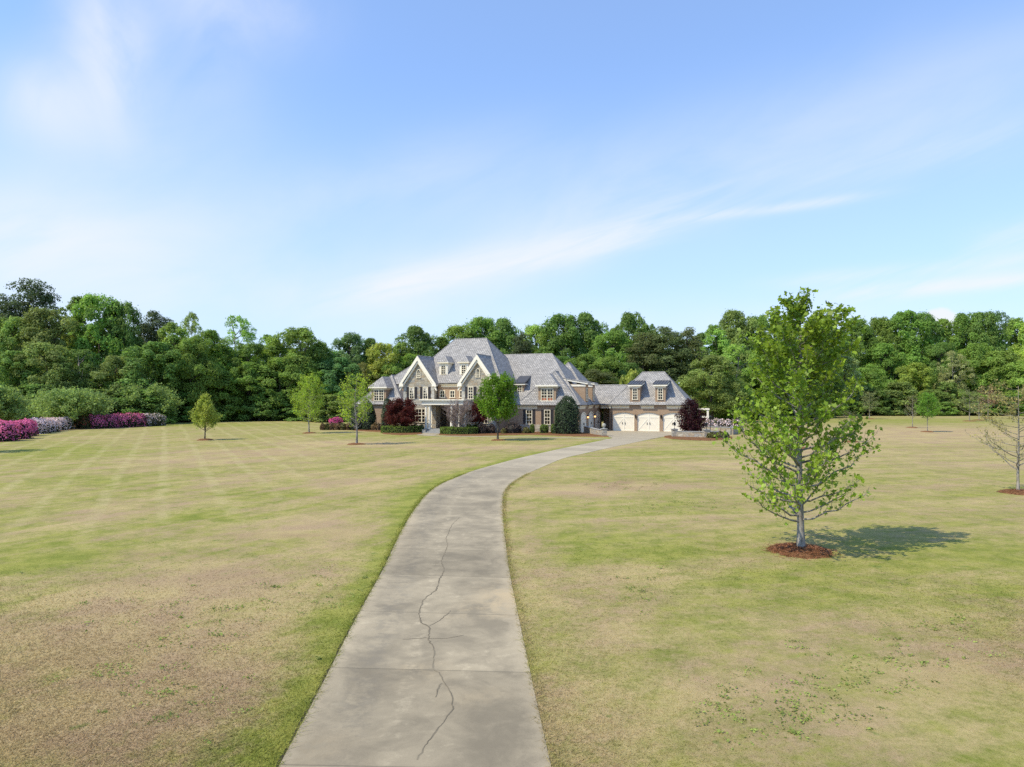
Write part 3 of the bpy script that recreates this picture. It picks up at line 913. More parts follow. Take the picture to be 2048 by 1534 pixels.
# windows -----------------------------------------------------------
_win_cache = {}
def window(u, v, z0, z1, w, cols, rows, rot=0.0, sets=1, arched=False, curtain=None):
    """cream sash window standing proud of the wall at (u, v); glazing bars in one frame mesh, glass as its pane"""
    key = (round(w, 2), round(z1 - z0, 2), cols, rows, sets, arched)
    h = z1 - z0
    if key not in _win_cache:
        mb = MB(); c = .10
        def bar(x0, x1, a, b, d0=-.07, d1=.0): mb.box(x0, x1, d0, d1, a, b)
        bar(-w / 2, -w / 2 + c, 0, h); bar(w / 2 - c, w / 2, 0, h)
        bar(-w / 2 - .06, w / 2 + .06, -.09, 0, -.12)
        if not arched:
            bar(-w / 2 + c, w / 2 - c, h - c, h)
        else:
            n = 8; r = w / 2
            for k in range(n):
                a0, a1 = PI * k / n, PI * (k + 1) / n
                q = [(r * math.cos(a0), h + r * math.sin(a0)), (r * math.cos(a1), h + r * math.sin(a1)), ((r - c) * math.cos(a1), h + (r - c) * math.sin(a1)), ((r - c) * math.cos(a0), h + (r - c) * math.sin(a0))]
                mb.prism_y(q[::-1], -.07, 0)
        sw = w / sets
        for s in range(sets):
            x0 = -w / 2 + s * sw
            if s: bar(x0 - .07, x0 + .07, 0, h - (0 if arched else c), -.065)
            for k in range(1, cols):
                x = x0 + (c if s == 0 else .07) + (sw - c - .07) * k / cols if sets > 1 else x0 + c + (sw - 2 * c) * k / cols
                bar(x - .025, x + .025, 0, h - (0 if arched else c), -.045)
        for k in range(1, rows):
            z = (h - c) * k / rows
            t = .045 if (k == rows // 2 and rows > 2) else .025
            bar(-w / 2 + c, w / 2 - c, z - t, z + t, -.052 if k == rows // 2 else -.042)
        fm = mb.mesh("window"); fm.materials.append(M['cream'])
        mg = MB()
        if arched:
            r = w / 2 - c
            mg.poly([(-r, -.012, 0), (r, -.012, 0)] + [(r * math.cos(PI * k / 8), -.012, h + r * math.sin(PI * k / 8)) for k in range(9)])
        else:
            mg.poly([(-w / 2 + c, -.012, 0), (w / 2 - c, -.012, 0), (w / 2 - c, -.012, h - c), (-w / 2 + c, -.012, h - c)])
        gm = mg.mesh("pane"); gm.materials.append(M['glass'])
        _win_cache[key] = (fm, gm)
    fm, gm = _win_cache[key]
    o = link("window", fm, None, house, (u, v, z0)); o.rotation_euler = (0, 0, rot)
    link("pane", gm, None, o)
    if curtain:
        mc = MB(); cc = .12
        if curtain == 'tie':
            mc.poly([(-.02, -.02, h - cc), (w / 2 - cc, -.02, h - cc), (w / 2 - cc, -.02, h * .1), (w * .26, -.02, h * .36)])
            mc.poly([(-w / 2 + cc, -.02, h - cc), (-w * .1, -.02, h - cc), (-w / 2 + cc, -.02, h * .62)])
            mc.build("curtain", M['curtain'], o)
        else:
            for s in (-1, 1):
                x0, x1 = sorted((s * .1, s * (w / 2 - .12)))
                mc.box(x0 + .04, x1 - .04, -.024, -.016, .02, h * .2)
            mc.build("cushion", M['sash'], o)
    return o


def shutters(u, v, z0, z1, w, sw=.42):
    for s in (-1, 1):
        x0, x1 = sorted((s * (w / 2 + .02), s * (w / 2 + .02 + sw)))
        mb = MB(); fr = .06
        mb.box(x0, x1, -.03, 0, 0, z1 - z0)
        for a, b in ((x0, x0 + fr), (x1 - fr, x1)): mb.box(a, b, -.05, -.028, 0, z1 - z0)
        for a in (0, (z1 - z0) / 2 - .05, z1 - z0 - .1): mb.box(x0 + fr, x1 - fr, -.05, -.028, a, a + .1)
        o = mb.build("shutter", M['shutter'], house, (u, v, z0), uv=True)


for uc in (-26.4, -16.95):
    for s in (-1.12, 1.12):
        window(uc + s, -12, 4.85, 6.55, .85, 2, 4, curtain='tie' if uc < -20 else None); shutters(uc + s, -12, 4.85, 6.55, .85)
    window(uc, -12, 7.95, 8.85, .62, 2, 3, arched=True)
    window(uc, -12, 1.4, 3.38, 3.1, 2, 4, sets=3)
for u in (-23.0, -21.4, -19.85): window(u, -11, 5.05, 6.05, .85, 2, 2)
window(-7.88, -8, 4.55, 6.3, 1.85, 2, 4, sets=2, curtain='cushion')
window(-7.86, -8, 1.2, 3.25, .95, 2, 4); shutters(-7.86, -8, 1.2, 3.25, .95)
window(-10.6, -8, 1.2, 3.25, .95, 2, 4); shutters(-10.6, -8, 1.2, 3.25, .95)
window(-35.5, -8, 4.57, 6.25, 1.8, 2, 4, sets=2)
window(-37.6, -8, 1.2, 3.2, .95, 2, 4); window(-33.4, -8, 1.2, 3.2, .95, 2, 4)

# wall dormers of the two wings: brick face rising through the eaves, little slate hip roof
def wing_dormer(uc, hw, zt, zr):
    mb = MB(); mb.box(uc - hw, uc + hw, -8.0, -4.4, 3.99, zt)
    d = hpart(mb, "dormer", 'brick')
    e = hw + .36
    u0, u1, v0, v1 = uc - e, uc + e, -8.4, -4.0
    mr = MB(); A, B = (uc, v0 + e * .95, zr), (uc, v1 + .8, zr); E_ = [(u0, v0, zt + .36), (u1, v0, zt + .36), (u1, v1, zt + .36), (u0, v1, zt + .36)]
    mr.solid(E_ + [A, B], [(0, 1, 4), (1, 2, 5, 4), (2, 3, 5), (3, 0, 4, 5), (3, 2, 1, 0)])
    hpart(mr, "dormer_roof", 'slate', d)
    ring("dormer_cornice", 'white', u0, u1, v0, v1, zt + .16, zt + .355, .3, d)
    ring("dormer_frieze", 'cream', uc - hw - .06, uc + hw + .06, -8.06, -4.4, zt - .05, zt + .155, .2, d)
wing_dormer(-7.9, 1.32, 6.42, 8.5)
wing_dormer(-35.55, 1.3, 6.30, 8.35)
# main roof dormers, cream
for uc in (-23.3, -20.0):
    mb = MB(); mb.box(uc - .68, uc + .68, -10.1, -7.2, 8.2, 10.1)
    d = hpart(mb, "dormer", 'white')
    e = .95; z = 10.24
    mr = MB(); E_ = [(uc - e, -10.4, z), (uc + e, -10.4, z), (uc + e, -6.6, z), (uc - e, -6.6, z)]
    mr.solid(E_ + [(uc, -9.5, 11.2), (uc, -7.0, 11.2)], [(0, 1, 4), (1, 2, 5, 4), (2, 3, 5), (3, 0, 4, 5), (3, 2, 1, 0)])
    hpart(mr, "dormer_roof", 'slate', d)
    ring("dormer_cornice", 'cream', uc - e + .02, uc + e - .02, -10.38, -6.6, 10.06, 10.235, .26, d)
    window(uc, -10.1, 8.5, 9.8, .8, 2, 4)
# small shed dormer beside the right gable
mb = MB(); mb.prism_y([(-13.2, 5.6), (-12.0, 5.6), (-12.0, 7.15), (-13.2, 7.15)], -6.4, -3.6); d = hpart(mb, "dormer", 'brick')
mb = MB(); mb.solid([(-13.5, -6.75, 7.2), (-11.7, -6.75, 7.2), (-11.7, -3.2, 8.5), (-13.5, -3.2, 8.5), (-13.5, -6.75, 7.05), (-11.7, -6.75, 7.05), (-11.7, -3.2, 8.3), (-13.5, -3.2, 8.3)], [(0, 1, 2, 3), (7, 6, 5, 4), (0, 4, 5, 1), (1, 5, 6, 2), (2, 6, 7, 3), (3, 7, 4, 0)])
hpart(mb, "dormer_roof", 'metal', d)
mb = MB(); mb.box(-13.48, -11.72, -6.7, -6.45, 6.86, 7.045); mb.box(-11.98, -11.74, -6.45, -3.8, 6.9, 7.04); hpart(mb, "dormer_cornice", 'white', d)
window(-12.6, -6.4, 5.75, 6.8, .8, 2, 3)
# garage wall dormers with dark standing seam roofs
for uc in (3.3, 7.02):
    mb = MB(); mb.box(uc - .75, uc + .75, -.004, 3.3, 3.4, 6.55); d = hpart(mb, "dormer", 'brick')
    mb = MB(); u0, u1 = uc - 1.05, uc + 1.05
    mb.solid([(u0, -.4, 6.98), (u1, -.4, 6.98), (u1, 3.2, 7.6), (u0, 3.2, 7.6), (u0, -.4, 6.9), (u1, -.4, 6.9), (u1, 3.2, 7.52), (u0, 3.2, 7.52)], [(0, 1, 2, 3), (7, 6, 5, 4), (0, 4, 5, 1), (1, 5, 6, 2), (2, 6, 7, 3), (3, 7, 4, 0)])
    for k in range(6):
        x = u0 + .02 + (u1 - u0 - .04) * k / 5
        mb.solid([(x - .02, -.4, 6.982), (x + .02, -.4, 6.982), (x + .02, 3.2, 7.602), (x - .02, 3.2, 7.602), (x - .02, -.4, 7.04), (x + .02, -.4, 7.04), (x + .02, 3.2, 7.66), (x - .02, 3.2, 7.66)], [(4, 5, 6, 7), (0, 4, 7, 3), (5, 1, 2, 6), (0, 1, 5, 4)])
    hpart(mb, "dormer_roof", 'metal', d)
    mb = MB(); mb.box(u0 + .03, u1 - .03, -.36, -.06, 6.68, 6.895); mb.box(uc - .8, uc + .8, -.09, -.006, 6.45, 6.675)
    for s in (-1, 1):
        x0, x1 = sorted((uc + s * .76, uc + s * 1.02))
        mb.solid([(x0, -.06, 6.68), (x1, -.06, 6.68), (x1, 2.6, 7.13), (x0, 2.6, 7.13), (x0, -.06, 6.895), (x1, -.06, 6.895), (x1, 2.6, 7.34), (x0, 2.6, 7.34)], [(3, 2, 1, 0), (4, 5, 6, 7), (0, 1, 5, 4), (1, 2, 6, 5), (3, 0, 4, 7)])
    hpart(mb, "dormer_cornice", 'white', d)
    window(uc, -.004, 4.75, 6.4, .78, 2, 4)
# side bays facing the court: brick, rising through the eaves above the side doors
for v0, v1, zt in ((-4.3, -2.6, 7.0), (.1, 1.8, 7.0)):
    mb = MB(); mb.box(-7.2, -3.19, v0, v1, 3.4, zt); d = hpart(mb, "dormer", 'brick')
    mb = MB()
    V = [(-8.0, v0 - .3, 8.15), (-2.75, v0 - .3, 7.22), (-2.75, v1 + .3, 7.22), (-8.0, v1 + .3, 8.15)]
    V += [(x, y, z - .1) for x, y, z in V]
    mb.solid(V, [(0, 1, 2, 3), (7, 6, 5, 4), (0, 4, 5, 1), (1, 5, 6, 2), (2, 6, 7, 3), (3, 7, 4, 0)])
    hpart(mb, "dormer_roof", 'slate', d)
    mb = MB()
    V = [(-7.6, v0 - .26, 7.76), (-2.8, v0 - .26, 6.92), (-2.8, v1 + .26, 6.92), (-7.6, v1 + .26, 7.76)]
    V = V + [(x, y, z + .19) for x, y, z in V]
    mb.solid(V, [(3, 2, 1, 0), (4, 5, 6, 7), (0, 1, 5, 4), (1, 2, 6, 5), (2, 3, 7, 6), (3, 0, 4, 7)])
    mb.box(-7.2, -3.12, v0 - .08, v0 - .004, 6.62, 6.9)
    hpart(mb, "dormer_cornice", 'white', d)
    window(-3.19, (v0 + v1) / 2, 4.6, 6.4, .8, 2, 4, rot=PI / 2)

# portico
mb = MB()
mb.box(-24.65, -18.2, -14.45, -11.2, 3.95, 4.45); mb.box(-24.85, -18.0, -14.65, -11.1, 4.45, 4.60); mb.box(-24.95, -17.9, -14.75, -11.05, 4.60, 4.70)
port = hpart(mb, "portico", 'white')
mb = MB(); mb.box(-24.9, -17.95, -14.7, -11.05, 4.702, 4.74); hpart(mb, "portico_roof", 'cream', port)
for u, v in ((-24.1, -14.1), (-23.55, -14.1), (-20.1, -14.1), (-18.85, -14.1), (-24.1, -12.2), (-18.85, -12.2)):
    mb = MB(); mb.cyl(u, v, .75, 3.78, .20, .165, 16); mb.box(u - .25, u + .25, v - .25, v + .25, .55, .65); mb.cyl(u, v, .65, .75, .24, .22, 16); mb.cyl(u, v, 3.78, 3.86, .19, .22, 16); mb.box(u - .23, u + .23, v - .23, v + .23, 3.86, 3.95)
    hpart(mb, "column", 'white', port)
mb = MB(); mb.box(-24.8, -18.0, -14.6, -12.005, 0, .55); hpart(mb, "porch_floor", 'flag')
mb = MB()
for k in range(4): mb.box(-23.3, -20.6, -14.6 - .36 * (k + 1), -14.6 - .36 * k, 0, .55 - .13 * (k + 1) + .1)
mb.box(-23.9, -23.3, -15.9, -14.605, 0, .5); mb.box(-20.6, -20.0, -15.9, -14.605, 0, .5)
hpart(mb, "porch_steps", 'flag')
mb = MB(); mb.box(-22.55, -20.85, -9.12, -9.003, .55, 2.9); fd = hpart(mb, "front_door", 'wood')
mb = MB()
for x in (-22.4, -21.58):
    for a, b in ((.75, 1.4), (1.55, 2.75)): mb.box(x, x + .68, -9.15, -9.11, a, b)
hpart(mb, "door_panel", 'glass', fd)
mb = MB(); mb.box(-21.75, -21.72, -9.2, -9.12, 1.5, 1.75); hpart(mb, "handle", 'black', fd)

# garage doors: cream carriage doors with diagonal boards
def carriage_door(w, zs, rise, loc, rot):
    o_mb = MB(); n = 10
    arch = lambda k, g=0: (-w / 2 + g + (w - 2 * g) * k / n, zs - g + rise * math.sin(PI * k / n) ** .8)
    prof = [(-w / 2, 0), (w / 2, 0)] + [arch(k) for k in range(n, -1, -1)]
    o_mb.prism_y(prof, 0, .05)
    d = o_mb.build("garage_door", M['doorcream'], house, loc, uv=True); d.rotation_euler = (0, 0, rot)
    tr = MB(); t = .14
    for x0, x1 in ((-w / 2, -w / 2 + t), (w / 2 - t, w / 2), (-.09, .09)): tr.box(x0, x1, -.035, -.002, 0, zs - .02)
    tr.box(-w / 2 + t, -.09, -.034, -.002, 0, .16); tr.box(.09, w / 2 - t, -.034, -.002, 0, .16)
    tr.box(-w / 2 + t, -.09, -.034, -.002, zs - .45, zs - .3); tr.box(.09, w / 2 - t, -.034, -.002, zs - .45, zs - .3)
    for s in (-1, 1):
        x0, x1 = s * (w / 2 - t), s * .09
        p = [(x0, .16), (x0, .36), (x1, zs - .45), (x1, zs - .65)]
        if s > 0: p = p[::-1]
        tr.prism_y(p[::-1] if s < 0 else p[::-1], -.03, -.002)
    tr.build("door_board", M['white'], d)
    for s in (-1, 1):
        h = MB(); h.box(s * .2 - .03, s * .2 + .03, -.09, -.036, 1.0, 1.32)
        h.build("handle", M['black'], d)
    return d
for a, b in GD: carriage_door(b - a, 2.45, .35, ((a + b) / 2, .16, 0), 0)
for vc in (-5.6, -1.0, 3.5): carriage_door(2.7, 2.35, .4, (-3.14, vc, 0), PI / 2)
# arched surrounds on the court side
for vc in (-5.6, -1.0, 3.5):
    mb = MB(); n = 10; w = 2.7
    for k in range(n):
        q = []
        for kk, g in ((k, 0), (k + 1, 0), (k + 1, .2), (k, .2)):
            q.append((vc - (w / 2 + g) + (w + 2 * g) * kk / n, 2.35 + g * .9 + .4 * math.sin(PI * kk / n) ** .8))
        mb.poly([(-3.10, y, z) for y, z in q])
    for s in (-1, 1):
        y0, y1 = sorted((vc + s * w / 2, vc + s * (w / 2 + .12))); mb.box(-3.195, -3.1, y0, y1, 0, 2.4)
    hpart(mb, "door_surround", 'cream')
# wall lanterns
def lantern(loc, rot, lit):
    mb = MB(); mb.box(-.05, .05, -.06, 0, .0, .5); mb.cyl(0, -.16, 0, .38, .09, .14, 8); mb.cyl(0, -.16, .38, .55, .17, .02, 8); mb.cyl(0, -.16, -.08, 0, .03, .09, 8)
    o = mb.build("wall_lantern", M['black'], house, loc, uv=True); o.rotation_euler = (0, 0, rot)
    if lit:
        mb = MB(); mb.cyl(0, -.16, .06, .30, .115, .15, 8); mb.build("lamp_glass", M['glow'], o)
lantern((3.42, 0, 1.95), 0, False); lantern((7.15, 0, 1.95), 0, False)
lantern((-3.2, -3.3, 1.9), PI / 2, True); lantern((-3.2, 1.25, 1.9), PI / 2, True)
# downspouts
for u, v, z0, z1 in ((-.2, -.03, 0, 3.7), (-23.72, -11.1, 4.8, 6.9), (-19.62, -11.1, 4.8, 6.9), (-28.98, -11.2, 0, 6.8)):
    mb = MB(); mb.box(u - .05, u + .05, v - .1, v - .002, z0, z1); hpart(mb, "downspout", 'gutter')
# rear porch post glimpsed past the garage
mb = MB(); mb.box(13.1, 13.4, 6.8, 7.1, 0, 3.1); mb.box(11.0, 13.42, 6.78, 7.12, 1.9, 2.15); mb.box(11.0, 13.5, 6.7, 7.2, 3.1, 3.35)
hpart(mb, "rear_porch", 'white')

# ------------------------------------------------------------------ garden walls and small court things
def stone_wall(pts, h, t, label, piers=(), pier_h=.95, rise=None):
    root = tag(empty("garden_wall", (*pts[0], 0)), label, "stone wall")
    ox, oy = pts[0]
    def seg(mb, a, b, z0a, z0b, z1a, z1b, tt):
        a, b = np.array(a), np.array(b); d = (b - a) / np.linalg.norm(b - a); n_ = np.array([-d[1], d[0]]) * tt / 2
        c = [a - n_, b - n_, b + n_, a + n_]
        V = [(*(p - (ox, oy)), z) for p, z in zip(c, (z0a, z0b, z0b, z0a))] + [(*(p - (ox, oy)), z) for p, z in zip(c, (z1a, z1b, z1b, z1a))]
        mb.solid(V, [(3, 2, 1, 0), (4, 5, 6, 7), (0, 1, 5, 4), (1, 2, 6, 5), (2, 3, 7, 6), (3, 0, 4, 7)])
    mb, mc = MB(), MB()
    hs = rise or [h] * len(pts)
    for i in range(len(pts) - 1):
        seg(mb, pts[i], pts[i + 1], 0, 0, hs[i], hs[i + 1], t)
        seg(mc, pts[i], pts[i + 1], hs[i] + .002, hs[i + 1] + .002, hs[i] + .07, hs[i + 1] + .07, t + .1)
    mb.build("wall_body", M['stone'], root, uv=True); mc.build("coping", M['flag'], root, uv=True)
    for p in piers:
        mp = MB(); x, y = p[0] - ox, p[1] - oy; mp.box(x - .34, x + .34, y - .34, y + .34, 0, pier_h); po = mp.build("pier", M['stone'], root, uv=True)
        mp = MB(); mp.box(x - .4, x + .4, y - .4, y + .4, pier_h + .002, pier_h + .09); mp.build("pier_cap", M['flag'], po, uv=True)
    return root


p1 = ground_at(1208, 872.5); pA = ground_at(1190, 869.5); pB = ground_at(1170, 866)
stone_wall([p1, pA, pB], .75, .4, "curved low stone wall beside the big rounded holly", [p1], .92, [.72, .78, .9])
q1, q2, q3 = ground_at(1349, 874), ground_at(1413, 876), ground_at(1442, 875)
stone_wall([q1, q2, q3], .72, .42, "low stone wall with two piers in front of the dark red maple", [q1, q2], .95)
b1, b2 = at_dist(1392, 97), at_dist(1463, 91.5)
stone_wall([b1, b2, at_dist(1474, 97)], .92, .45, "pale stone retaining wall below the pale pink azaleas")
for (x, y), lab in ((q1, "black lantern on the stone pier left of the dark red maple"), (q2, "black lantern on the stone pier right of the dark red maple")):
    r = tag(empty("pier_lantern", (x, y, 1.042)), lab, "lantern", "lanterns on the stone piers")
    mb = MB(); mb.cyl(0, 0, 0, .06, .12, .12, 8); mb.cyl(0, 0, .06, .42, .03, .03, 8); mb.build("stem", M['black'], r)
    mb = MB(); mb.cyl(0, 0, .42, .72, .11, .17, 6); mb.cyl(0, 0, .72, .9, .2, .02, 6); mb.build("lamp_head", M['black'], r)
r = tag(empty("stone_finial", (*p1, 1.012)), "pale round stone finial on the wall pier by the breezeway", "finial")
mb = MB(); mb.cyl(0, 0, 0, .08, .2, .17, 12); mb.cyl(0, 0, .08, .2, .08, .08, 12); mb.build("pedestal", M['flag'], r)
mb = MB()
for k in range(8):
    a0, a1 = -PI / 2 + PI * k / 8, -PI / 2 + PI * (k + 1) / 8
    mb.cyl(0, 0, .42 + .25 * math.sin(a0), .42 + .25 * math.sin(a1), max(.01, .25 * math.cos(a0)), max(.01, .25 * math.cos(a1)), 14)
mb.build("ball", M['quoin'], r, smooth=True)
r = tag(empty("lamp_post", (*at_dist(1420.5, 90), 0)), "slim black lamp post behind the low stone wall", "lamp post")
mb = MB(); mb.cyl(0, 0, 0, .3, .1, .07, 8); mb.cyl(0, 0, .3, 2.0, .05, .045, 8); mb.build("post", M['black'], r)
mb = MB(); mb.cyl(0, 0, 2.0, 2.45, .1, .16, 6); mb.cyl(0, 0, 2.45, 2.65, .2, .02, 6); mb.build("lamp_head", M['black'], r)
r = tag(empty("handrail", (*at_dist(1446, 88), 0)), "short black handrail by the stone retaining wall", "handrail")
mb = MB(); mb.tube([(-.35, 0, 0), (-.35, 0, .95), (.45, .3, .95), (.45, .3, 0)], [.03] * 4, 6); mb.build("rail", M['black'], r)
r = tag(empty("garden_bench", (*ground_at(590, 839.5), 0), .3), "small white garden bench by the distant woodland edge", "bench")
mb = MB(); mb.box(-.8, .8, -.25, .25, .4, .47); mb.build("seat", M['white'], r)
mb = MB(); mb.box(-.8, .8, .25, .3, .48, .6); mb.box(-.8, .8, .25, .3, .75, .9); mb.build("backrest", M['white'], r)
for x in (-.75, .68):
    for y in (-.22, .15):
        mb = MB(); mb.box(x, x + .07, y, y + .07, 0, .398); mb.build("leg", M['white'], r)

# ------------------------------------------------------------------ shrubs
def shrub_mesh(seed, rx, ry, h, box=2.0, n=1600, leaf=.16, lumps=.10, flower=0.0, z0=0.0, taper=0.0):
    """rounded or clipped shrub: thousands of leaf faces over a lumpy body; tint > 1.5 marks a flower"""
    rng = np.random.default_rng(seed)
    d = norm(rng.normal(size=(n, 3))); d[:, 2] = np.where(d[:, 2] < -.25, -d[:, 2], d[:, 2])
    p = box
    s = (np.abs(d[:, 0]) ** p + np.abs(d[:, 1]) ** p + np.abs(d[:, 2]) ** p) ** (-1 / p)
    body = d * s[:, None]
    ph = rng.uniform(0, 6, 6)
    lump = 1 + lumps * (np.sin(d[:, 0] * 5 + ph[0]) * np.sin(d[:, 1] * 6 + ph[1]) + np.sin(d[:, 2] * 7 + ph[2] + d[:, 0] * 4)) + rng.normal(size=n) * .035
    c = body * lump[:, None]
    depth = np.where(rng.random(n) < .25, rng.uniform(.75, .95, n), 1.0)
    c *= depth[:, None]
    zz = (c[:, 2] + .25) / 1.25
    wid = 1 - taper * np.clip(zz, 0, 1)
    C = np.column_stack([c[:, 0] * rx * wid, c[:, 1] * ry * wid, z0 + np.clip(zz, .01, 2) * (h - z0)])
    nr = norm(body) + rng.normal(size=(n, 3)) * .55
    V = leaf_verts(C, nr, leaf * rng.uniform(.7, 1.3, n), SPRAY, rng)
    tint = rng.uniform(.65, 1.25, n)
    if flower:
        fl = (rng.random(n) < flower * np.clip(.5 + zz, 0, 1.1)) & (depth > .9)
        tint = np.where(fl, rng.uniform(1.6, 1.95, n), tint)
    return np_mesh("leaves", V, 6, tint), (rx, ry, h, box, taper, z0)


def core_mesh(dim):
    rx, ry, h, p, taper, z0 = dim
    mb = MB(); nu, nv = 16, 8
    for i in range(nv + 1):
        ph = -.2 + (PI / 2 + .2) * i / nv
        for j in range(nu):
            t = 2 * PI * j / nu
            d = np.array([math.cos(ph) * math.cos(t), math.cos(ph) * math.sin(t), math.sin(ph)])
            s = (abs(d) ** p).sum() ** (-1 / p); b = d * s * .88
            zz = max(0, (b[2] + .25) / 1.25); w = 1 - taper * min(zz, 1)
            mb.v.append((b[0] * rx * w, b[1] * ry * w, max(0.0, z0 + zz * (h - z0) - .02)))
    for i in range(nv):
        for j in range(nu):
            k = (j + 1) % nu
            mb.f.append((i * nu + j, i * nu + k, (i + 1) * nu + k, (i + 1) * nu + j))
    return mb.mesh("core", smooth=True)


FM = {}
def fmat(key, color, trans=.2, flower=None, hue=.08):
    if key not in FM: FM[key] = foliage_mat(key, color, trans, flower, hue)
    return FM[key]


_sh = [100]
def shrub(name, cat, label, xy, rx, h, mat, ry=None, group=None, rz=0.0, **kw):
    _sh[0] += 1
    lm, dim = shrub_mesh(_sh[0], rx, ry or rx, h, **kw)
    r = tag(empty(name, (*xy, 0), rz), label, cat, group)
    link("leaves", lm, mat, r)
    c = link("dark_core", core_mesh(dim), M['core'], r)  # added opaque core against see-through; its dark colour stands for the shaded inside
    return r


HOLLY = fmat("holly_leaf", (.042, .070, .028), .10, None, .06)
BROWN = fmat("brown_shrub", (.165, .105, .045), .15)
OLIVE = fmat("olive_shrub", (.13, .125, .035), .2)
PURPLE = fmat("barberry", (.085, .058, .045), .15)
BOXG = fmat("boxwood_leaf", (.16, .235, .04), .3)
BRIGHT = fmat("bright_shrub", (.13, .20, .03), .25)
GREEN = fmat("green_shrub", (.06, .10, .025), .2)
LIME = fmat("conifer_shrub", (.09, .15, .03), .2)
AZM = fmat("magenta_azalea", (.06, .085, .025), .2, (.86, .20, .42), .1)
AZP = fmat("pale_azalea", (.10, .12, .045), .2, (.98, .78, .78), .1)
AZK = fmat("pink_azalea", (.08, .10, .03), .2, (.78, .10, .34), .1)
AZR = fmat("reddish_azalea", (.085, .085, .025), .2, (.40, .06, .05), .1)
# low clipped shrubs in front of the left wing
low = [(646, 5, 'B', "small reddish clipped shrub at the left tip of the bed"), (655, 5.5, 'O', "olive clipped shrub beside the reddish end shrub"), (665, 6, 'B', "brown clipped shrub below the pink azalea mound"),
       (675, 6.5, 'B', "brown clipped shrub right below the azalea mound's edge"), (687, 6, 'O', "yellow green clipped shrub left of the young tree's crown"), (698, 6.5, 'B', "brown clipped shrub behind the left half of the young tree"),
       (708, 6, 'O', "olive clipped shrub just left of the young tree's trunk"), (720, 6.5, 'B', "brown clipped shrub just right of the young tree's trunk"), (734, 8.5, 'O', "larger olive clipped shrub below the first rounded holly"),
       (749, 6, 'B', "narrow brown clipped shrub below the gap between two hollies"), (759, 8.5, 'B', "wide brown clipped shrub under the second rounded holly"), (772, 7.5, 'B', "brown clipped shrub touching the left end of the hedge ring")]
for px, w, k, lab in low:
    d = 105.0 if px < 745 else 103.0
    shrub("clipped_shrub", "shrub", lab, at_dist(px, d), w / FOC * d * 1.05, .95 + .012 * w, BROWN if k == 'B' else OLIVE, group="low clipped shrubs along the left bed", box=2.6, n=420, leaf=.2)
for px, py, w, h, lab, n_ in ((739, 860.6, 13.5, 4.2, "tall rounded dark holly before the left wing, left of two", 2600), (777, 861.3, 14.5, 4.75, "tall rounded dark holly behind the red maple", 2600), (716, 860, 15, 3.4, "dark loose holly in shadow behind the young tree", 2000),
                              (1041, 859.5, 15, 4.85, "tall dark holly behind the bright green maple", 2600), (1135.5, 869.5, 27.5, 4.85, "very large egg shaped dark holly at the corner of the right wing", 7000)):
    d = ground_at(px, py)[1]
    shrub("holly_bush", "holly", lab, (ground_at(px, py)[0], d + (w / FOC * d if px > 1100 else 0)), w / FOC * d * 1.0, h, HOLLY, group="large rounded hollies against the house", box=2.5, n=n_, leaf=.19, lumps=.05, taper=.14)
shrub("azalea_bush", "azalea", "bright pink azalea mound at the far left end of the house bed", ground_at(671, 850), 1.35, 1.35, AZK, n=1500, leaf=.15, flower=.85)
for px, d, w, h, mk, lab in ((788, 99.2, 9, 1.15, OLIVE, "olive shrub behind the left hedge ring, left of the maple trunk"), (813, 98.6, 8, 1.15, OLIVE, "olive shrub behind the left hedge ring, right of the maple trunk"), (829, 97.6, 7, 1.15, GREEN, "green shrub between the left hedge ring and the window"),
                              (842.5, 96.2, 5.5, 1.2, GREEN, "narrow dark green clipped shrub left of the porch columns"), (938, 95.2, 7, 1.3, GREEN, "dark green shrub behind the right hedge ring, nearer the columns"), (951, 95.0, 7.5, 1.3, GREEN, "dark green shrub under the right gable window"), (906, 93.2, 8, 1.0, BRIGHT, "light green shrub inside the right hedge ring"),
                              (966, 93.6, 11, 1.35, PURPLE, "purple brown mounded shrub at the right end of the hedge ring"), (982, 94.0, 9, 1.2, PURPLE, "purple brown mounded shrub just left of the bright maple's trunk"), (1027, 94.6, 18.5, 1.6, PURPLE, "broad purple brown mounded shrub right of the bright maple's trunk"),
                              (1007, 93.2, 5, .75, OLIVE, "small yellow green shrub beside the bright maple's trunk"), (1052.5, 94.0, 7, .9, OLIVE, "small yellow green shrub left of the bright green square shrub"),
                              (1422, 83.0, 8, .75, OLIVE, "small grey green shrub in the bed before the right pier"), (1440, 82.6, 8, .85, OLIVE, "olive shrub in the bed near the wall's right end"), (1452, 83.0, 6, .8, GREEN, "small dark green shrub at the right tip of the wall bed")):
    shrub("mounded_shrub", "shrub", lab, at_dist(px, d), w / FOC * d, h, mk, group="mounded shrubs in the house beds", box=2.2, n=700, leaf=.16)
for px, w, lab in ((1064.5, 4.5, "upright bright green clipped shrub under the left kitchen side window"), (1088.5, 8.5, "bright green square clipped shrub under the shuttered brick wall window"), (1107, 5, "bright green clipped shrub half hidden by the largest holly")):
    d = 94.5
    shrub("clipped_box", "shrub", lab.replace(" kitchen side", ""), at_dist(px, d), w / FOC * d, 1.22, BRIGHT, group="bright clipped shrubs under the right wing windows", box=4.5, n=900, leaf=.13, lumps=.03)


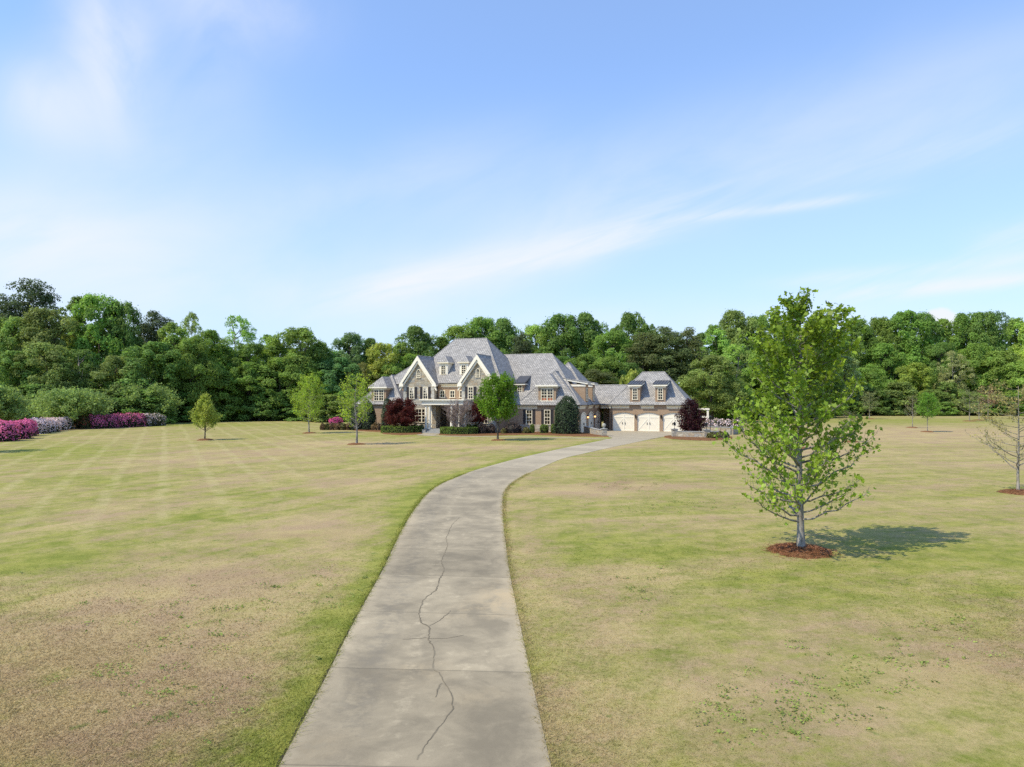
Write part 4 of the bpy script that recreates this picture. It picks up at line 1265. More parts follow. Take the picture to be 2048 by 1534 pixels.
def ring_hedge(px, d, R, squash, label):
    rng = np.random.default_rng(int(px))
    n = 5200; w, h = .42, .92
    t = rng.uniform(0, 2 * PI, n); s = rng.uniform(-1, 1, n)
    top = rng.random(n) < .4
    side = np.where(rng.random(n) < .6, 1, -1)
    rr = np.where(top, R + s * w, R + side * w * (1 + rng.normal(size=n) * .04))
    z = np.where(top, h + rng.normal(size=n) * .025 + .03 * np.sin(t * 7), rng.uniform(.03, h, n))
    C = np.column_stack([rr * np.cos(t), rr * np.sin(t) * squash, z])
    nr = np.where(top[:, None], np.array([[0, 0, 1.0]]), np.column_stack([np.cos(t) * side, np.sin(t) * side, np.zeros(n)])) + rng.normal(size=(n, 3)) * .5
    r = tag(empty("boxwood_hedge", (*at_dist(px, d), 0)), label, "hedge", "round clipped hedges beside the steps")
    link("leaves", np_mesh("leaves", leaf_verts(C, nr, .14 * rng.uniform(.7, 1.3, n), SPRAY, rng), 6, rng.uniform(.7, 1.3, n)), BOXG, r)
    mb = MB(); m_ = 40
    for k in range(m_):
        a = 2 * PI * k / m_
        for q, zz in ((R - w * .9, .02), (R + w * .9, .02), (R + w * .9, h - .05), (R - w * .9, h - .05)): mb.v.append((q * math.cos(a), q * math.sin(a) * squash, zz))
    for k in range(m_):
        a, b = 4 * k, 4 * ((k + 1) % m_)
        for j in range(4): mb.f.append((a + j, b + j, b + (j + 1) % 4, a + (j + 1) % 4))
    link("dark_core", mb.mesh("core"), M['core'], r)  # solid dark filler in the hedge, inner shade put into its colour
ring_hedge(803, 96.6, 2.45, .78, "clipped hedge ring around the red maple left of the steps")
ring_hedge(918, 92.9, 2.15, .74, "clipped hedge ring around the bare tree right of the steps")

# azalea rows on the left edge of the lawn
for px, py, w, h, mk, fl, lab in ((-14, 884, 26, 2.25, AZM, .9, "magenta azalea cut off by the left edge of the photo"), (18, 879.5, 24, 2.15, AZM, .9, "big magenta azalea at the near left end of the row"), (42, 873, 17, 2.05, AZM, .9, "magenta azalea touching the pale pink ones"),
                                  (64, 868, 19, 2.05, AZP, .85, "pale pink azalea next to the magenta ones"), (86, 864.5, 18, 1.95, AZP, .9, "pale pink azalea second from the magenta ones"), (106, 861.5, 15, 1.9, AZP, .75, "pale pink azalea third from the magenta ones"), (122, 859.5, 13, 1.85, AZP, .45, "sparsely flowered pale pink azalea by the dogwood trunk"),
                                  (162, 858, 14, 1.95, AZR, .12, "dark reddish green azalea right of the dogwood trunk"), (184, 857.5, 17, 2.15, AZM, .62, "magenta azalea right of the reddish green one"), (208, 856.5, 17, 2.2, AZM, .62, "magenta azalea in the middle of the shaded row"), (232, 855.3, 16, 2.2, AZM, .6, "magenta azalea left of the last bright one"),
                                  (254, 854.3, 16, 2.25, AZM, .55, "dark magenta azalea fourth in the shaded row"), (272, 853.6, 13, 2.2, AZM, .6, "last magenta azalea before the lilac ones"), (289, 852.8, 11, 2.15, AZP, .45, "lilac azalea right of the magenta ones"), (309, 852, 13, 2.1, AZP, .3, "darkest lilac azalea at the right end of the row")):
    x, d = ground_at(px, py)
    shrub("azalea_bush", "azalea", lab, (x, d + w / FOC * d * .8), w / FOC * d * 1.06, h, mk, group="azaleas in the long row along the left lawn", box=3.2, n=2300, leaf=.20, flower=fl, lumps=.06)
for px, w, lab in ((1416, 10, "pale pink azalea behind the lamp post"), (1434, 11, "pale pink azalea in the middle of the retaining wall"), (1452, 11, "pale pink azalea near the wall's right end"), (1474, 10, "pale pink azalea glimpsed through the tulip tree's lowest left leaves")):
    shrub("azalea_bush", "azalea", lab, at_dist(px, 100), w / FOC * 100 * 1.1, 1.75, AZP, group="pale azaleas above the retaining wall", box=2.6, n=1200, leaf=.2, flower=.6)
# small conifers and saplings by the wood's edge
for px, py, w, h, mk, lab in ((507, 839.5, 9, 2.3, LIME, "rounded dark green bush at the wood's edge, leftmost of four"), (533, 840, 6.5, 2.3, LIME, "narrow light green conifer at the wood's edge, second of four"), (567.5, 839.5, 6, 2.6, GREEN, "tall narrow dark conifer at the wood's edge, third of four"), (579, 840.5, 8, 2.3, GREEN, "rounded dark conifer at the wood's edge, rightmost of four"), (645, 845, 4.5, 1.1, LIME, "tiny green sapling in a straw ring left of the house")):
    x, d = ground_at(px, py)
    shrub("small_conifer", "conifer", lab, (x, d), w / FOC * d, h, mk, group="small evergreens before the woods", box=2.1, n=900, leaf=.2, taper=.45)

# ------------------------------------------------------------------ single trees
def ring_of_straw(xy, R, label, strands=0):
    rng = np.random.default_rng(int(abs(xy[0]) * 100) + 3)
    mb = MB(); n = 28
    prof = ((0, .16), (.45, .15), (.8, .09), (1.0, .0))
    rad = [R * (1 + .10 * math.sin(3 * k * 2 * PI / n + 1) + rng.uniform(-.06, .06)) for k in range(n)]
    mb.v.append((0, 0, prof[0][1]))
    for t, z in prof[1:]:
        for k in range(n):
            a = 2 * PI * k / n
            mb.v.append((rad[k] * t * math.cos(a), rad[k] * t * math.sin(a), z + (rng.uniform(-.02, .02) if t < 1 else -.01)))
    for k in range(n): mb.f.append((0, 1 + k, 1 + (k + 1) % n))
    for r_ in range(len(prof) - 2):
        for k in range(n):
            a, b = 1 + r_ * n + k, 1 + r_ * n + (k + 1) % n
            mb.f.append((a, a + n, b + n, b))
    root = tag(mb.build("mulch_ring", M['mulch'], loc=(*xy, 0), smooth=True), label, "mulch ring", "straw mulch rings around lawn trees", kind='structure')
    if strands:
        q = rng.random(strands) ** .6 * R * np.where(rng.random(strands) < .1, 1.4, 1.08); a = rng.uniform(0, 2 * PI, strands)
        zz = np.interp(q / R, [p[0] for p in prof] + [1.2], [p[1] for p in prof] + [0.0]) + .012
        C = np.column_stack([q * np.cos(a), q * np.sin(a), zz])
        nr = np.tile([0, 0, 1.0], (strands, 1)) + rng.normal(size=(strands, 3)) * .35
        T = np.array([(-.5, -.015, 0), (.5, -.015, 0), (.5, .015, .04), (-.5, .015, .04)])
        link("straw", np_mesh("straw", leaf_verts(C, nr, rng.uniform(.1, .24, strands), T, rng), 4, rng.uniform(.5, 1.4, strands)), foliage_mat("straw_strand", (.23, .095, .045), .0, None, .06), root)
    return root


def grow(seed, H, h0, env, n_br, twigs, leaves, leaf, tmpl, r0=.09, rise=.75, lean=(0, 0), sides=6, bend=.03, top=.95, leaf_bias=0.0, dens=None, fork=0, twig_len=.34, spread=.5, curve=1.0, up=.55, twig_r=.35, rmin=.004):
    """trunk and limbs as one mesh, leaves as another. env(t, azimuth) is the crown's radius at height fraction t."""
    rng = random.Random(seed); nr = np.random.default_rng(seed)
    wood = MB(); segs = []
    trunk = []
    for k in range(13):
        t = k / 12
        trunk.append(Vector((lean[0] * t * t * H + bend * math.sin(t * 7 + seed), lean[1] * t * t * H + bend * math.cos(t * 5 + seed), H * top * t)))
    rads = [r0 * (1.25 if k == 0 else 1) * max(.10, (1 - .93 * k / 12)) for k in range(13)]
    wood.tube(trunk, rads, sides + 2)
    def tp(t):
        x = min(max(t, 0), 1) * 12; i = min(int(x), 11); return trunk[i].lerp(trunk[i + 1], x - i), rads[i] + (rads[i + 1] - rads[i]) * (x - i)
    ga = rng.uniform(0, 6)
    for i in range(n_br):
        f = (i + .5) / n_br
        a0 = h0 + (1 - h0) * (f ** 1.05) * .93
        base, br = tp(a0 / top * .98 if a0 < top else 1)
        ga += 2.39996 + rng.uniform(-.35, .35)
        ta = min(1.0, a0 + (rise * (1 - a0) * rng.uniform(.35, .75) * .6 + .02 if not callable(rise) else rise(a0) * rng.uniform(.6, 1.35)))
        R = env(ta, ga) * (rng.uniform(.72, 1.04) if not callable(rise) else rng.choice((rng.uniform(.65, .9), rng.uniform(.9, 1.12))))
        ax = trunk[-1].lerp(trunk[0], 1 - ta)
        tip = Vector((ax.x + R * math.cos(ga), ax.y + R * math.sin(ga), ta * H))
        L = (tip - base).length
        ctl = base.lerp(tip, .5) + Vector((math.cos(ga), math.sin(ga), 0)) * L * .10 * curve - Vector((0, 0, L * .10 * curve))
        pts = []
        for k in range(7):
            t = k / 6
            p = base * (1 - t) ** 2 + ctl * 2 * t * (1 - t) + tip * t * t
            if 0 < k: p += Vector((rng.gauss(0, 1), rng.gauss(0, 1), rng.gauss(0, .6))) * L * .018
            pts.append(p)
        r1 = max(rmin * 1.3, min(br * .55, .012 + .011 * L))
        wood.tube(pts, [r1 * (1 - .82 * k / 6) for k in range(7)], sides - 1)
        for k in range(2, 6): segs.append((pts[k], pts[k + 1], 1.0))
        for j in range(twigs):
            t = .22 + .78 * (j + rng.random()) / twigs
            x = t * 6; q = min(int(x), 5); s0 = pts[q].lerp(pts[q + 1], x - q)
            fwd = (pts[q + 1] - pts[q]).normalized()
            rnd = Vector((rng.gauss(0, 1), rng.gauss(0, 1), rng.gauss(0, 1))).normalized()
            d = (fwd * .55 + rnd * spread + Vector((0, 0, up))).normalized()
            l2 = L * twig_len * (1.15 - .6 * t) * rng.uniform(.5, 1.15) + .08
            e1 = s0 + d * l2 * .5 + rnd * l2 * .06
            e2 = s0 + (d + Vector((0, 0, up * .35))).normalized() * l2
            rt = max(rmin, r1 * twig_r * (1 - .5 * t))
            wood.tube([s0, e1, e2], [rt, rt * .7, rt * .35], 3)
            segs.append((s0, e1, .8)); segs.append((e1, e2, 1.5))
    for k in range(8, 12): segs.append((trunk[k], trunk[k + 1], .8))
    tm = wood.mesh("trunk", smooth=True)
    if leaves == 0: return tm, None
    A = np.array([tuple(s[0]) for s in segs]); B = np.array([tuple(s[1]) for s in segs]); W = np.array([s[2] for s in segs]) * np.linalg.norm(B - A, axis=1)
    if dens is not None: W = W * np.array([dens((a[2] + b[2]) * .5 / H) for a, b in zip(A, B)])
    idx = nr.choice(len(segs), size=leaves, p=W / W.sum())
    t = nr.random(leaves)[:, None]
    C = A[idx] * (1 - t) + B[idx] * t + nr.normal(size=(leaves, 3)) * leaf * .75
    ctr = np.array([lean[0] * .3 * H, lean[1] * .3 * H, H * .5])
    nrm = norm(C - ctr) * .35 + nr.normal(size=(leaves, 3)) * .75 + np.array([0, 0, .45])
    V = leaf_verts(C, nrm, leaf * nr.uniform(.45, 1.35, leaves), tmpl, nr)
    tint = nr.uniform(.7, 1.3, leaves) * np.interp(C[:, 2] / H, [0, .35, .65, 1], [1.15, 1.1, .9, .9])
    return tm, np_mesh("crown", V, len(tmpl), tint)


def tree(name, cat, label, xy, meshes, bark, leafmat, color, group=None, rz=0, crown_name="crown"):
    r = tag(empty(name, (*xy, 0), rz), label, cat, group)
    link("trunk", meshes[0], bark, r)
    if meshes[1] is not None:
        c = link(crown_name, meshes[1], leafmat, r); c.color = (*color, 1)
    return r


# the tulip tree on the right
xy = ground_at(1600, 1103)
def env_tulip(t, a):
    left = np.interp(t, [.10, .2, .33, .5, .62, .75, .85, .93, 1], [1.9, 2.2, 2.3, 2.3, 2.15, 1.9, 1.45, .95, .4])
    right = np.interp(t, [.10, .2, .33, .45, .58, .70, .80, .92, 1], [2.0, 2.35, 2.3, 2.1, 1.85, 1.75, 1.7, 1.5, .3])
    m_ = .5 + .5 * math.cos(a)
    return left * (1 - m_) + right * m_
mt = grow(21, 8.35, .115, env_tulip, 84, 11, 10200, .13, TULIP, r0=.125, rise=lambda a: (.045 + .36 * a) * (1 - a) + .03, sides=6, top=.97, dens=lambda t: np.interp(t, [0, .12, .3, .5, .7, 1], [.15, .32, .65, 1.2, 1.8, 2.2]), twig_len=.26, spread=.6, up=.5)
tree("tulip_tree", "tree", "nearest tree, a tall leafy young tulip tree on the right lawn", xy, mt, M['bark_grey'], M['fgleaf'], (.27, .40, .045))
ring_of_straw(xy, .92, "red straw ring under the nearest tall tulip tree", 2600)

# lawn trees: (px, base py, height, crown env, ...)
def ell(r, lo, hi, p=.5, sh=0.0):
    def f(t, a):
        s = (t - lo) / (hi - lo)
        if s <= 0 or s >= 1: return r * .12
        return r * max(.12, (4 * s ** (1 + sh) * (1 - s)) ** p) * .98
    return f
xy = ground_at(410, 880)
tree("pear_tree", "tree", "small olive green oval tree alone on the left lawn", xy, grow(5, 5.45, .17, (lambda t, a: np.interp(t, [0, .12, .3, .45, .7, .9, 1], [.7, 1.3, 1.9, 1.85, 1.2, .5, .12])), 44, 9, 6000, .18, SPRAY, r0=.085, rise=.95, up=.8), M['bark_dark'], M['leaf'], (.42, .50, .10), "young trees in straw rings on the left lawn")
ring_of_straw(xy, .95, "straw ring under the small olive oval tree")
xy = ground_at(604, 866.5)
xy = ground_at(618, 866.5)
tree("young_tree", "tree", "tall pale trunked yellow green tree left of the house", xy, grow(9, 8.4, .17, ell(2.35, .08, 1.04, .6, -.1), 50, 9, 6500, .19, SPRAY, r0=.11, rise=.9), M['bark_pale'], M['leaf'], (.40, .56, .07), "young trees in straw rings on the left lawn")
ring_of_straw(xy, 1.0, "straw ring under the tall yellow green tree left of the house")
xy = (-49.8, 61.5)
tree("young_tree", "tree", "lawn tree just beyond the photo's left edge whose shadow falls into view", xy, grow(15, 7.0, .2, ell(2.4, .1, 1.05, .55), 34, 8, 4500, .22, SPRAY, r0=.11), M['bark_grey'], M['leaf'], (.40, .54, .07), "young trees in straw rings on the left lawn")
ring_of_straw(xy, 1.0, "straw ring just beyond the photo's left edge")
xy = ground_at(712, 889)
tree("young_tree", "tree", "sparse young tree with bent grey trunk before the left wing", xy, grow(13, 7.7, .2, ell(2.1, .1, 1.05, .62, -.05), 38, 8, 3000, .18, SPRAY, r0=.12, rise=.85, bend=.09), M['bark_grey'], M['leaf'], (.40, .54, .065), "young trees in straw rings on the left lawn")
ring_of_straw(xy, 1.05, "straw ring under the sparse tree with the bent trunk")
xy = ground_at(996, 881)
tree("maple_tree", "tree", "dense bright green maple on the lawn before the right gable", xy, grow(17, 7.75, .23, ell(2.55, .13, 1.05, .5, .05), 52, 9, 11000, .25, SPRAY, r0=.12, rise=.85, dens=lambda t: 1.0), M['bark_dark'], M['leaf'], (.175, .325, .030), "young trees in straw rings on the left lawn")
ring_of_straw(xy, .95, "straw ring under the dense bright green maple")
# right edge: late leafing tree, half outside the frame
xy = ground_at(2037, 986)
tree("budding_tree", "tree", "nearly bare pale trunked tree at the photo's right edge", xy, grow(23, 5.9, .2, ell(2.35, .08, 1.1, .6), 36, 9, 2800, .10, QUAD, r0=.075, rise=.8, twig_len=.3, dens=lambda t: np.interp(t, [0, .5, .7, 1], [.35, .5, 2.2, 2.4])), M['bark_pale'], M['leaf'], (.42, .38, .15))
ring_of_straw(xy, .85, "straw ring under the nearly bare tree at the right edge", 500)
xy = ground_at(1855, 864)
tree("young_tree", "tree", "small dense green tree on the right field", xy, grow(29, 5.7, .3, ell(1.55, .2, 1.06, .5), 34, 8, 4200, .2, SPRAY, r0=.07, rise=.85), M['bark_pale'], M['leaf'], (.22, .42, .06), "young trees on the right field")
ring_of_straw(xy, .9, "straw ring under the small dense green tree")
xy = ground_at(1825, 855.5)
tree("young_tree", "tree", "thin bare sapling left of the small dense green tree", xy, grow(31, 5.6, .25, ell(1.5, .2, 1.1, .5), 24, 7, 520, .13, SPRAY, r0=.07, rise=.85), M['bark_pale'], M['leaf'], (.34, .33, .13), "young trees on the right field")
ring_of_straw(xy, .9, "straw ring under the thin bare sapling")
for px, py, H, col, n, lab, sd_ in ((1700, 884, 3.6, (.16, .17, .05), 900, "small sapling seen through the tulip tree's right side", 37), (1939, 842.5, 6.8, (.27, .30, .13), 1500, "grey green tree on the right field, left of the pinkish one", 41), (1976, 836.5, 8.2, (.48, .30, .19), 1300, "pinkish half bare tree on the right field", 43), (1739, 838, 6.5, (.32, .36, .15), 1500, "pale spreading tree at the wood's edge right of the tulip tree", 47),
                                    (1958, 840.5, 5.2, (.18, .18, .08), 700, "thin sapling between the grey green and the pinkish tree", 53)):
    xy = ground_at(px, py)
    tree("young_tree", "tree", lab, xy, grow(sd_, H, .22, ell(H * .32, .15, 1.1, .5), 26, 7, n, .22 if H > 6 else .12, SPRAY, r0=.09, rise=.85), M['bark_pale'], M['leaf'], col, "young trees on the right field")
    ring_of_straw(xy, 1.3 if py < 850 else .9, "straw ring under the " + lab.replace(" seen through the tulip tree's right side", " behind the tulip tree").replace(", left of the pinkish one", ""))
xy = ground_at(1602, 897)
ring_of_straw(xy, 1.0, "straw ring glimpsed behind the tulip tree's trunk")
# dark red maples and the bare ornamental tree
REDL = (.13, .030, .026)
def dome(r, lo):
    return lambda t, a: r * math.sqrt(max(.05, 1 - ((t - lo) / (1.02 - lo)) ** 2)) if t > lo else r * .8
xy = at_dist(803, 96.6)
tree("japanese_maple", "tree", "spreading dark red maple inside the left hedge ring", xy, grow(61, 4.9, .2, dome(2.65, .33), 54, 10, 17000, .19, SPRAY, r0=.14, rise=.5, spread=.8, up=.15, twig_len=.3), M['bark_dark'], M['leaf'], REDL, "dark red maples")
tree("japanese_maple", "tree", "dark red maple half hidden behind the bare tree", at_dist(957, 94.6), grow(67, 4.7, .3, dome(1.5, .35), 34, 9, 7000, .17, SPRAY, r0=.1, rise=.5, spread=.8, up=.15), M['bark_dark'], M['leaf'], REDL, "dark red maples")
tree("japanese_maple", "tree", "near black purple maple at the garage's right corner", ground_at(1382, 871.5), grow(71, 4.95, .06, lambda t, a: np.interp(t, [0, .15, .4, .65, .85, 1], [1.3, 1.75, 2.05, 1.75, 1.0, .3]), 64, 9, 11500, .17, SPRAY, r0=.14, rise=.35, spread=.85, up=.1, twig_len=.3), M['bark_dark'], M['leaf'], (.062, .016, .022), "dark red maples")
xy = at_dist(919, 92.9)
mt = grow(73, 4.75, .06, lambda t, a: np.interp(t, [0, .25, .55, .8, 1], [.5, 1.5, 2.45, 2.3, 1.3]), 46, 22, 0, .1, QUAD, r0=.10, rise=1.35, spread=.55, up=.55, top=.55, twig_len=.42, curve=.5, twig_r=.7, rmin=.021)
tree("bare_tree", "tree", "bare grey twigged tree inside the right hedge ring", xy, mt, M['twig'], None, (0, 0, 0))
# spreading dogwoods above the azaleas
for px, py, r, H, lab, sd_ in ((140, 857, 6.6, 6.3, "wide low dogwood with dark trunk between the azalea groups", 81), (290, 848, 6.6, 7.3, "wide fresh green dogwood above the right end of the azaleas", 83), (-12, 868, 4.0, 6.5, "dogwood reaching in from the photo's left edge", 85), (205, 849, 4.2, 6.2, "smaller dogwood between the two wide ones", 87)):
    xy = ground_at(px, py)
    mt = grow(sd_, H, .22, (lambda rr: (lambda t, a: rr * np.interp(t, [0, .3, .5, .75, .9, 1], [.45, .9, 1.0, .95, .7, .3])))(r), 60, 11, 17000, .36, SPRAY, r0=.2, rise=.55, spread=.7, up=.12, twig_len=.26, curve=-.3)
    tree("dogwood_tree", "tree", lab, xy, mt, M['bark_dark'], M['leaf'], (.33, .46, .14), "dogwoods above the azalea row")

# ------------------------------------------------------------------ the woods
def wood_tree_mesh(seed, kind, H=20.0, W=12.0):
    """trunk with limbs, and a crown of leaf clumps with gaps between them"""
    rng = np.random.default_rng(seed); R = W / 2
    clumps = []
    if kind == 'pine':
        for k in range(58):
            t = .42 + .58 * k / 58
            r = R * (1 - ((t - .62) / .42) ** 2 * .8 if t > .62 else .55 + .45 * (t - .42) / .2)
            r = max(r, .6)
            for j in range(2 if t < .9 else 1):
                a = rng.uniform(0, 2 * PI); q = r * rng.uniform(.25, .95)
                clumps.append((q * math.cos(a), q * math.sin(a), t * H + rng.uniform(-.3, .3), rng.uniform(.09, .15) * W, .62))
        lo = .40
    else:
        lo = {'round': .14, 'tall': .10, 'loose': .20, 'bush': .03, 'vine': .04}[kind]
        nb = {'round': 125, 'tall': 115, 'loose': 100, 'bush': 60, 'vine': 100}[kind]
        lobes = [(rng.uniform(0, 2 * PI), rng.uniform(.25, .9), rng.uniform(.75, 1.2)) for _ in range(7)]
        for k in range(nb):
            z = (k + rng.random()) / nb
            t = lo + (1 - lo) * z
            if kind == 'tall': prof = np.interp(z, [0, .25, .6, .85, 1], [.62, .95, .9, .6, .22])
            elif kind == 'vine': prof = np.interp(z, [0, .3, .7, .9, 1], [1.0, .95, .75, .5, .25])
            else: prof = math.sqrt(max(.05, 1 - (2 * (z - .42) / 1.18) ** 2))
            a = rng.uniform(0, 2 * PI)
            lob = 1.0
            for la, lz, lw in lobes:
                lob += .16 * lw * math.cos(a - la) * math.exp(-((z - lz) / .16) ** 2)
            q = R * prof * lob * (1 - .8 * rng.random() ** 2.6) * .88
            rr = W * rng.uniform(.065, .135) * (.85 if kind == 'loose' else 1) * (1 - .25 * z)
            zz = min(t * H, H - rr * .6)
            if rng.random() < .06: zz += rr * rng.uniform(.4, 1.2)
            clumps.append((q * math.cos(a), q * math.sin(a), zz, rr, 1.0))
    C, Nn, T, S = [], [], [], []
    for (x, y, z, r, fl) in clumps:
        n = int((330 if kind != 'pine' else 210) * (r / 1.4) ** 2) + 40
        d = norm(rng.normal(size=(n, 3)))
        d[:, 2] = np.where(d[:, 2] < -.6, -d[:, 2] * .8, d[:, 2])
        rad = r * (rng.uniform(.55, 1.0, n) ** .5) * (1 + .22 * np.sin(d[:, 0] * 6 + x) * np.sin(d[:, 1] * 7 + y) + .1 * np.sin(d[:, 2] * 9 + z))
        out = rng.random(n) < .24
        rad = np.where(out, rad * rng.uniform(1.0, 1.38, n), rad)
        C.append(np.column_stack([x + d[:, 0] * rad, y + d[:, 1] * rad, z + d[:, 2] * rad * fl]))
        Nn.append(d * .7 + norm(np.column_stack([np.full(n, x), np.full(n, y), np.full(n, (z - H * .45) * .6)])) * .35 + rng.normal(size=(n, 3)) * .5 + np.array([0, 0, .3]))
        T.append(np.clip(rng.normal(1, .16, n), .55, 1.5) * rng.uniform(.78, 1.2))
        S.append(rng.uniform(.26, .52, n) * (.8 if kind in ('pine', 'loose') else 1))
    C, Nn, T, S = map(np.concatenate, (C, Nn, T, S))
    C[:, 2] = np.maximum(C[:, 2], .05)
    V = leaf_verts(C, Nn, S, SPRAY, rng)
    crown = np_mesh("crown", V, 6, T)
    wood = MB()
    tr = [Vector((.25 * math.sin(k + seed), .2 * math.cos(k * 1.3 + seed), H * .86 * k / 7)) for k in range(8)]
    wood.tube(tr, [.34 * (1 - .8 * k / 7) for k in range(8)], 7)
    order = sorted(clumps, key=lambda c: c[2])
    for c in order[::4]:
        zb = max(H * (.12 if kind != 'pine' else .4), c[2] - math.hypot(c[0], c[1]) * (.8 if kind != 'pine' else .1))
        k = min(zb / (H * .86) * 7, 6.9); b = tr[int(k)].lerp(tr[int(k) + 1], k - int(k))
        e = Vector(c[:3]); mid = b.lerp(e, .5) + Vector((0, 0, -.3))
        wood.tube([b, mid, e], [.13, .08, .03], 4)
    return wood.mesh("trunk", smooth=True), crown


VAR = {}
for kind, seeds in (('round', (1, 2, 3)), ('tall', (4, 5)), ('loose', (6, 7)), ('pine', (8, 9, 10)), ('bush', (11, 12)), ('vine', (13, 14))):
    VAR[kind] = [wood_tree_mesh(s, kind, *{'round': (20, 14), 'tall': (20, 10), 'loose': (20, 11), 'pine': (20, 9), 'bush': (5, 6.5), 'vine': (12, 9)}[kind]) for s in seeds]
DIM = {'round': (20, 14), 'tall': (20, 10), 'loose': (20, 11), 'pine': (20, 9), 'bush': (5, 6.5), 'vine': (12, 9)}
COLS = {'mid': (.095, .150, .030), 'dark': (.078, .128, .031), 'lite': (.130, .190, .044), 'yel': (.165, .205, .042), 'oliv': (.115, .152, .042), 'blue': (.070, .120, .042), 'pine': (.055, .075, .036), 'pineb': (.068, .085, .032), 'pale': (.165, .190, .085), 'brn': (.125, .13, .05)}
WORDC = {'mid': "mid green", 'dark': "dark green", 'lite': "light green", 'yel': "yellow green", 'oliv': "olive green", 'blue': "blue green", 'pine': "dark", 'pineb': "brownish green", 'pale': "pale green", 'brn': "brownish"}
NAMES = {'round': "broadleaf_tree", 'tall': "broadleaf_tree", 'loose': "broadleaf_tree", 'pine': "pine_tree", 'bush': "woodland_bush", 'vine': "woodland_thicket"}
WORDK = {'round': "round crowned tree", 'tall': "tall tree", 'loose': "loose crowned tree", 'pine': "pine", 'bush': "bush", 'vine': "vine hung thicket"}
